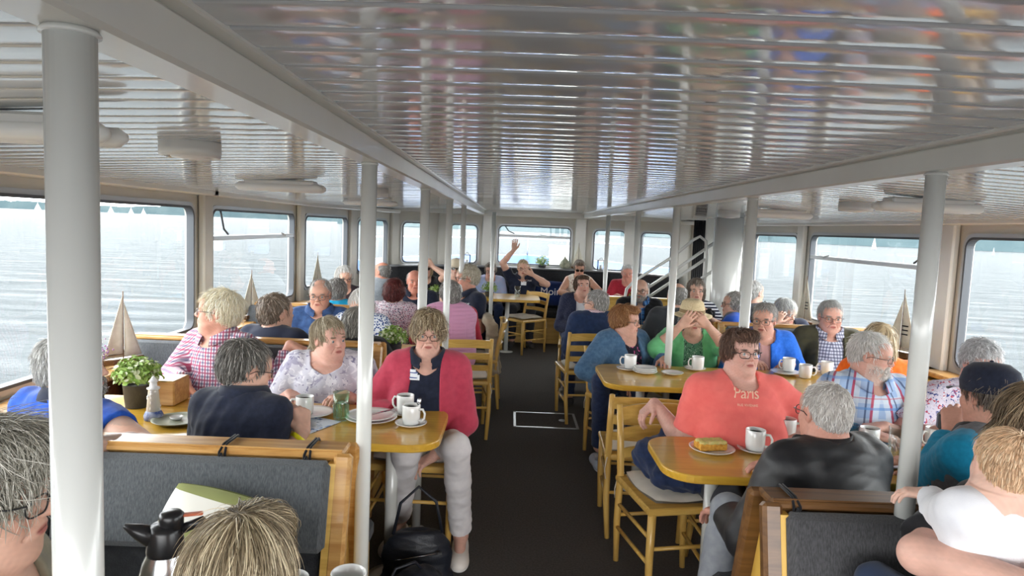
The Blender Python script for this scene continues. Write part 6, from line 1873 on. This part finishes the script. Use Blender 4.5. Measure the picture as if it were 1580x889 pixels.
# right side far
pp_('R1', 894, 414, 9.86, near=1, face=182, hyaw=182, hpitch=-18, fem=True, girth=.5, hair='pixie', hcol=GBROWN, glasses='dark', sun=True, skin=(206, 150, 122), wear=[top(blotches('cream_print_top', (226, 216, 204), [((160, 120, 110), .60, 1.0)], 40, 'noise'), sleeve=0, t=.012)],
    armR=dict(w=P(886, 456, 9.55), hint=(1, 0, -.4)), armL=dict(w=P(912, 456, 9.55), hint=(-1, 0, -.4)), trousers=BEIGEP, label='woman in a sleeveless cream top with her elbows out before the front wall', **FEET)
pp_('R4', 968, 422, 9.62, near=1, face=186, hyaw=186, hpitch=-8, girth=.5, hair='short', hcol=WHITEH, skin=(210, 140, 120), wear=[top(REDSH, sleeve=1.7)], armL=dict(w=P(972, 440, 9.42), hint=(-1, 0, -1), f=(.2, -.2, 1), n=(0, -1, 0), curl=40), armR='table', trousers=BEIGEP,
    label='white-haired man in crimson shirt, chin in hand behind the oak partition', **FEET)
pp_('R2', 898, 442, 7.25, near=1, face=184, hyaw=168, hpitch=10, fem=True, girth=.9, fat=.6, hair='pixie', hcol=BROWN, skin=(212, 156, 134), wear=[top(WHITEC, sleeve=0), jacket(NAVYFLECK, t=.018, w=(.06, .05, 0), name='cardigan')], armL='lap', armR='lap', trousers=DKDENIM, shoes=(120, 112, 100),
    label='brown-haired woman in flecked navy cardigan over white top, chin raised')
pp_('R3', 919, 469, 6.04, near=1, face=-8, hyaw=-52, girth=.8, hair='short', hcol=GREY1, glasses='dark', wear=[top(SWEATER, sleeve=1.9, t=.018, name='sweater')], collar=checks('pink_striped_collar', (232, 214, 220), [('u', .008, 0, .003, (200, 110, 130), .8)]), armL='lap', armR='lap', trousers=DKDENIM,
    label='grey-haired man in deep blue sweater seen from behind on an aisle chair', **FEET)
pp_('R5', 988, 449, 7.2, near=1, face=186, hyaw=196, girth=.5, hair='bald', hcol=GREY1, glasses='dark', beard=GREY1, stubble=(160, 150, 140), wear=[top(PLAIDB, sleeve=0), jacket(BLACKC, w=(.05, .05, 0), t=.02)], collar=PLAIDB, armL='table', armR='table', trousers=BEIGEP,
    label='bald man with grey goatee in dark jacket over a blue checked shirt', **FEET)
pp_('R7', 1044, 458, 6.0, near=1, face=-4, hyaw=0, girth=.6, hair='bald', hcol=GREY2, wear=[top(cloth('anthracite_jacket', (58, 60, 64)), sleeve=1.9, t=.02, name='jacket')], armL='table', armR='table', trousers=BEIGEP,
    label='bald man in anthracite jacket seen from behind, half hidden by a pole', **FEET)
pp_('R8', 1074, 449, 6.7, near=1, face=184, hyaw=188, fem=True, girth=.5, hair='bob', hvol=.006, hcol=GBROWN, wear=[top(NAVYSTRIPE, sleeve=1.2)], armL=dict(w=P(1096, 492, 6.4), hint=(-1, 0, -1), f=(.8, .3, .4), n=(0, -1, 0), curl=50), armR='lap', trousers=BEIGEP,
    label='woman with a grey-brown bob and striped top looking up above the straw hat', **FEET)
pp_('R10', 1132, 470, 6.1, near=1, face=-60, hyaw=-84, fem=True, girth=.5, hair='curly', hcol=GREY1, glasses='brown', wear=[top(cloth('cobalt_jacket', (44, 92, 196)), sleeve=1.8, t=.018, name='jacket')], collar=GREYS, armL='lap', armR='lap', trousers=BEIGEP,
    label='curly grey-haired woman in profile facing left with cobalt blue jacket', **FEET)
pp_('R11', 1163, 452, 6.62, near=1, face=40, hyaw=58, girth=.6, hair='receding', hcol=WHITEH, wear=[top(GREYS, sleeve=1.8)], armL='lap', armR='lap', trousers=BEIGEP,
    label='white-haired man turned away right behind the pole near the second right window', **FEET)
pp_('R12', 1212, 482, 6.25, near=1, face=190, hyaw=150, hpitch=-20, fem=True, girth=.5, hair='bob', hvol=.008, hcol=[(168, 168, 164), (206, 206, 202), (224, 224, 222)], wear=[top(NAVYSTRIPE, sleeve=1.0), jacket(NAVY, w=(.05, .04, 0))], armR=dict(w=P(1197, 498, 6.0), hint=(1, 0, -1), f=(-.5, -.2, .9), n=(-.5, -1, 0), curl=25), armL='table', cuffband=('R', YELLOWB), trousers=BEIGEP,
    label='silver bobbed woman resting her face on a hand with a yellow wristband', **FEET)
# right side middle
pp_('R6', 965, 496, 4.86, near=2, face=150, hyaw=118, hpitch=-2, fem=True, girth=.6, hair='pixie', hcol=GINGER, glasses='steel', skin=(220, 166, 144), wear=[top(PINKFL, sleeve=0, vneck=.06), jacket(DENIM, t=.022, w=(.07, .06, 0))],
    armR=dict(w=P(950, 590, 4.52), hint=(1, -.2, -.6), f=(-.6, .7, -.3)), armL='table', kneeR=P(928, 590, 4.45), ankR=P(925, 690, 4.62), toeR=G(919, 716), kneeL=P(985, 600, 4.5), ankL=P(975, 668, 4.85), trousers=DKDENIM, shoes=(176, 186, 200), sole=(230, 230, 232),
    label='short ginger-haired woman in denim jacket sitting sideways by the aisle')
pp_('R9', 1068, 492, 5.05, near=2, face=184, hyaw=180, hpitch=-2, fem=True, girth=.7, hair='bob', hcol=GREY1, wear=[top(GREENP, sleeve=0, vneck=.06), jacket(GREENJ, t=.020, sleeve=1.35, w=(.075, .065, 0), name='cardigan')],
    armR=dict(w=P(1050, 503, 4.78), hint=(1, .2, -1), f=(-.55, .1, .7), n=(-.2, -1, 0), curl=22), armL=dict(w=P(1092, 503, 4.78), hint=(-1, .2, -1), f=(.6, .1, .6), n=(.2, -1, 0), curl=28), trousers=DKDENIM,
    label='woman in straw hat and green cardigan holding both hands before her face', **FEET)
pp_('R13', 1179, 494, 5.02, near=2, face=188, hyaw=212, hpitch=-4, girth=.5, hair='short', hcol=GREY1, glasses='brown', skin=(214, 156, 134), wear=[top(cloth('dusty_pink_tee', (196, 150, 146)), sleeve=0), jacket(BLUEJ, t=.020, w=(.05, .035, 0))], armL='table', armR='table', trousers=BEIGEP,
    label='grey-haired person with glasses in a bright blue fleece jacket', **FEET)
pp_('R15', 1281, 490, 5.12, near=2, face=192, hyaw=190, hpitch=-4, girth=.8, fat=.6, hair='short', hcol=[(150, 150, 148), (190, 190, 188), (214, 214, 212)], glasses='brown', skin=(218, 162, 142), wear=[top(PLAIDN, sleeve=0), jacket(OLIVE, t=.024, w=(.095, .085, 0))], collar=PLAIDN,
    armR=dict(w=P(1206, 533, 5.0), hint=(.6, -.3, -1), f=(-.9, .5, -.3), n=(0, 0, -1), curl=35), armL='lap', trousers=BEIGEP, label='old man in olive jacket over navy checked shirt by the right window', **FEET)
pp_('R16', 1356, 528, 4.0, near=1, face=8, hyaw=24, fem=True, girth=.5, hair='long', hcol=BLOND, wear=[top(ORANGE, sleeve=1.5)], armL='table', armR='table', trousers=DKDENIM,
    label='long-haired blonde woman in a bright orange top seen from behind', **FEET)
pp_('R14', 1143, 544, 3.10, near=2, back=.0, lean=1, face=176, hyaw=168, hpitch=3, fem=True, girth=1.15, fat=.9, sw=.172, hs=.89, hair='pixie', hvol=.003, hcol=[(72, 52, 44), (112, 84, 70), (144, 114, 96)], hlen=.06, glasses='dark', skin=(216, 162, 144),
    armR=dict(w=P(1010, 622, 3.28), hint=(.3, -.3, -1), f=(.75, .15, -.65), n=(-.3, 0, -1), curl=30), armL=dict(w=P(1222, 676, 2.98), hint=(-1, -.3, -.5), f=(.5, .8, -.2)), wear=[top(CORAL, sleeve=.74, t=.014, neckr=.072, freq=6)], trousers=BEIGEP,
    label='woman in coral t-shirt with her arm stretched over the neighbouring chair back', **FEET)
pp_('R17', 1345, 549, 3.32, near=2, hs=.92, face=176, hyaw=128, hpitch=-8, girth=.8, fat=.4, hair='short', hvol=-.002, hcol=[(206, 204, 200), (232, 230, 226), (242, 240, 238)], beard=[(206, 200, 194), (234, 230, 226), (242, 240, 238)], stubble=(226, 208, 196), glasses='steel', skin=(218, 164, 144),
    wear=[top(PLAIDW, sleeve=.9, t=.014)], collar=PLAIDW, armR='table', armL='cross', trousers=BEIGEP, label='white-bearded man in light blue and red plaid shirt looking right', **FEET)
pp_('R19', 1514, 562, 3.2, near=2, hs=.90, face=184, hyaw=186, hpitch=-16, girth=.6, hair='short', hvol=.008, messy=.5, hcol=[(158, 158, 158), (206, 206, 208), (228, 228, 230)], glasses='dark', skin=(214, 156, 140),
    wear=[top(FLORAL, sleeve=.8, t=.014)], armR=dict(w=P(1470, 668, 2.98), hint=(1, 0, -.8), f=(-.6, .7, 0)), armL='table', trousers=BEIGEP, label='person with tousled silver hair and a colourful floral shirt by the right window', **FEET)
pp_('R18', 1271, 638, 2.24, near=2, hs=.88, face=-24, hyaw=-12, hpitch=-4, girth=.9, hair='short', hcol=[(176, 168, 162), (212, 206, 200), (228, 224, 220)], hlen=.022, hvol=-.003, lift=.002, glasses='dark', skin=(206, 142, 120),
    wear=[top(LEATHER, sleeve=1.92, t=.026, name='leather_jacket', freq=6, folds=.0035, necky=.01)], collar=LEATHER, armL='thigh', armR='table',
    kneeL=P(1125, 790, 2.42), ankL=P(1096, 920, 2.36), kneeR=P(1215, 790, 2.62), trousers=GREYJEANS, label='man in black leather jacket and pale jeans seen from behind at the right table', **FEET)
pp_('R20', 1524, 612, 2.34, near=2, hs=.88, face=-30, hyaw=-14, hpitch=-4, girth=.7, hair='short', hcol=[(70, 62, 56), (104, 92, 82), (130, 118, 106)], hlen=.05, skin=(206, 146, 122),
    wear=[top(TEAL, sleeve=1.85, t=.020, name='softshell_sleeves'), top(GREYS, sleeve=0, t=.027, name='grey_vest')], collar=BLACKC, armL=dict(w=P(1468, 668, 2.60), hint=(-1, -.2, -.8), f=(.3, .2, .9), n=(.6, .2, 0), curl=55), armR='table', trousers=BEIGEP,
    label='person in navy cap and grey and turquoise softshell holding a dark camera', **FEET)
pp_('R21', 1622, 668, 1.62, near=2, face=168, hyaw=112, hpitch=-10, fem=True, girth=.7, hair='tied', hcol=[(92, 76, 58), (132, 112, 88), (160, 140, 112)], skin=(222, 170, 150),
    wear=[top(BLACKC, sleeve=.85, t=.016)], armR=dict(w=P(1600, 908, 1.25), hint=(1.2, .3, -.22), f=(-1, .1, 0), n=(0, 0, 1)), armL='lap', trousers=BEIGEP, label='woman in black t-shirt at the right edge with a baby on her arm', **FEET)
pp_('R22', 1550, 722, 1.42, near=2, al=.72, face=2, hyaw=14, hpitch=0, s=.56, hs=.74, sit=.74, back=.03, lean=2, girth=.5, age=0, messy=.08, lift=.0012, hair='short', hcol=[(200, 160, 124), (222, 188, 152), (232, 202, 168)], hlen=.02, hvol=-.004, skin=(232, 184, 162),
    wear=[top(WHITEC, sleeve=1.85, t=.009, hem=-.02, neckr=.060, necky=.035, name='long_sleeved_shirt')], armL=dict(w=P(1436, 763, 1.60), hint=(-.2, 0, -1), f=(-1, .5, -.1), n=(0, 0, -1), curl=25), armR='down', trousers=cloth('baby_navy_trousers', (40, 54, 80)), shoes=None,
    label='baby in white long-sleeved shirt seen from behind, hand on the bench rail')

# ---- hats, phone, badges, prints
def in_head(key, b, name, mat, parent=None):
    i = PEOPLE[key]['_']; HF, ho, hs = i['HF'], i['ho'], i['hs']
    M = Matrix([[*HF[0], ho[0]], [*HF[1], ho[1]], [*HF[2], ho[2]], [0, 0, 0, 1]]) @ Matrix.Scale(hs, 4)
    b.v = [tuple(M @ Vector(v)) for v in b.v]
    return b.build(name, mat, parent or i['e'])
def oval(b, prof, n=36, sx=1.0, sy=1.2, dz=lambda th: 0.0, mi=0):
    vs, fs = [], []
    for (r, z) in prof:
        for k in range(n):
            th = 2 * math.pi * k / n; vs.append((r * sx * math.cos(th), -.012 + r * sy * math.sin(th), z + dz(th) * (r > .095)))
    for i in range(len(prof) - 1):
        for k in range(n):
            l = (k + 1) % n; fs.append((i * n + k, i * n + l, (i + 1) * n + l, (i + 1) * n + k))
    b.add(vs, fs, mi, True); return b
b = oval(MB(), [(.148, .030), (.150, .034), (.120, .042), (.094, .048), (.092, .085), (.080, .130), (.050, .150), (.001, .155)], dz=lambda th: -.012 * abs(math.sin(th))); h = in_head('R9', b, 'straw_hat', STRAW); hm_ = h.modifiers.new('th', 'SOLIDIFY'); hm_.thickness = .003
b = oval(MB(), [(.0955, .050), (.0965, .052), (.0948, .075), (.093, .076)]); in_head('R9', b, 'hat_band', HATBAND, h)
CAPN = cloth('navy_cap_cotton', (34, 40, 58), (26, 30, 46)); CAPB = cloth('beige_cap_cotton', (206, 192, 168))
for key, m_ in (('R20', CAPN), ('L18', CAPB)):
    b = oval(MB(), [(.090, .022), (.093, .024), (.096, .060), (.084, .105), (.055, .132), (.001, .140)])
    g = [[(math.sin(R(a)) * .078 * (1 + .0 * t), .085 + t * .075 * math.cos(R(a * .9)), .030 - t * .012 - .0 * a) for t in (0, .5, 1)] for a in range(-80, 81, 10)]
    b.sheet(g); b.sheet([[(x, y_, z - .004) for x, y_, z in row] for row in g]); cp2 = in_head(key, b, 'cap', m_)
    b = MB(); b.ball((0, -.012, .141), (.008, .008, .005), 8); b.tube([(-.05, -.118, .032), (0, -.130, .030), (.05, -.118, .032)], .006, 6); in_head(key, b, 'cap_strap', m_, cp2)
def world_of(key): return PEOPLE[key]['_']['Mi'].inverted()
def garment_of(key, name):
    for c in PEOPLE[key]['_']['e'].children:
        if c.name.split('.')[0] == name: return c
def decal(mesh_pts, faces, key, gname, px, py, Y, name, mat, right=None, lift=.002):
    """lays a flat print onto a garment around the spot seen at px,py; points are (u,v) metres"""
    g = garment_of(key, gname); e = PEOPLE[key]['_']['e']; Mi = PEOPLE[key]['_']['Mi']
    c = P(px, py, Y); face = R(PEOPLE[key]['face'])
    d = -Vector((math.sin(face), math.cos(face), 0)); rt = Vector((-math.cos(face), math.sin(face), 0)); rt = rt if right is None else Vector(right).normalized()
    up = Vector((0, 0, 1)); vs = []
    R3 = Mi.to_3x3()
    for (u, v) in mesh_pts:
        w = c + rt * u + up * v - d * .5
        ok, co_, no_, _ = g.ray_cast(Mi @ w, R3 @ d)
        vs.append(co_ + no_ * lift if ok else (Mi @ (c + rt * u + up * v)))
    me = bpy.data.meshes.new(name); me.from_pydata([tuple(v) for v in vs], [], faces); me.update()
    return link(name, me, mat, g)
def text_pts(body, size, shear=0.0, sub=True, space=1.0, off=.0):
    cu = bpy.data.curves.new('t', 'FONT'); cu.body = body; cu.size = size; cu.align_x = 'CENTER'; cu.align_y = 'CENTER'; cu.shear = shear; cu.space_character = space; cu.offset = off; cu.resolution_u = 3
    t = bpy.data.objects.new('t', cu); COL.objects.link(t); dg = bpy.context.evaluated_depsgraph_get()
    me = bpy.data.meshes.new_from_object(t.evaluated_get(dg)); bpy.data.objects.remove(t)
    return [(v.co.x, v.co.y) for v in me.vertices], [tuple(p.vertices) for p in me.polygons]
bpy.context.view_layer.update()
def grid_pts(w, h, n=6):
    p_ = [(-w / 2 + w * i / n, -h / 2 + h * j / n) for i in range(n + 1) for j in range(n + 1)]
    return p_, [(i * (n + 1) + j, (i + 1) * (n + 1) + j, (i + 1) * (n + 1) + j + 1, i * (n + 1) + j + 1) for i in range(n) for j in range(n)]
CREAM = noisy('cream_print', srgb(246, 206, 178), rough=.7); BLUEINK = noisy('blue_ink', srgb(70, 90, 150), rough=.7)
a, f = text_pts('Paris', .062, .25, space=.95); decal(a, f, 'R14', 'shirt', 1161, 614, 2.9, 'script_print', CREAM)
a, f = text_pts('RUE VIVIENNE', .014); decal(a, f, 'R14', 'shirt', 1160, 630, 2.9, 'small_print', CREAM)
BADGE = noisy('white_badge_paper', srgb(236, 238, 242), rough=.4)
a, f = grid_pts(.070, .048); decal(a, f, 'L5', 'polo_shirt', 638, 577, 3.35, 'name_badge', BADGE, lift=.005)
a, f = grid_pts(.046, .005, 3); decal(a, f, 'L5', 'polo_shirt', 638, 574, 3.35, 'badge_writing', BLUEINK, lift=.0065); decal(a, f, 'L5', 'polo_shirt', 638, 581, 3.35, 'badge_writing', BLUEINK, lift=.0065)
a, f = text_pts('MdK', .034, .3); decal(a, f, 'L5', 'polo_shirt', 690, 576, 3.35, 'chest_logo', PRINTW, lift=.003)
a, f = text_pts('MdK', .034, .3); decal(a, f, 'L20', 'shirt', 817, 434, 9.7, 'chest_logo', PRINTW, lift=.003)
a, f = grid_pts(.075, .05); decal(a, f, 'L20', 'shirt', 808, 438, 9.7, 'name_badge', BADGE, lift=.006)
a, f = text_pts('MdK', .034, .3); decal(a, f, 'L17', 'shirt', 728, 469, 6.4, 'chest_logo', PRINTW, lift=.003)
# pendant of the woman in the cardigan
b = MB(); b.lathe([(.001, -.002), (.009, -.002), (.009, .002), (.001, .002)], n=20, M=Matrix.Rotation(R(90), 4, 'X'))
i_ = PEOPLE['L5']['_']; pc = i_['tp'](0, .135, .93); b.v = [tuple(Vector(v) + Vector(pc)) for v in b.v]
# things held: fork with cake, camera, binoculars
hp_ = P(464, 644, 2.70)
fk = empty('fork_with_cake', hp_, 0, 'fork with a bite of cake held in the navy-shirted hand', 'fork')
b = MB(); b.tube([(.03, .02, -.02), (0, 0, .012), (-.05, .03, .030)], [.003, .0025, .0025], 6)
for q in (-.005, 0, .005): b.tube([(-.05, .03, .030), (-.075, .035 + q, .034)], .0014, 5)
b.build('fork', STEEL, fk); solid('bite', [Ell((-.068, .034, .040), (.017, .015, .012), .01), Fn(fold_fn(.004, 60, 2), 'd')], .004, CAKE, fk)
def camera_thing(p, rz, label, s=1.0):
    o = empty('camera_device', p, R(rz), label, 'camera'); o.scale = (s, s, s)
    b = MB(); b.box((0, 0, 0), (.12, .05, .075), bev=.012); b.box((0, 0, .045), (.045, .045, .025), bev=.008); b.build('camera_body', SEAL_BLACK, o)
    b = MB(); b.tube([(0, .02, 0), (0, .085, 0)], [.034, .031], 24); b.build('lens_barrel', SEAL_BLACK, o); return o
camera_thing(P(1473, 652, 2.64), -20, 'dark camera held in the hand of the person in the navy cap')
camera_thing(P(1094, 484, 6.33), 170, 'small dark camera held by the woman in the striped top', .9)
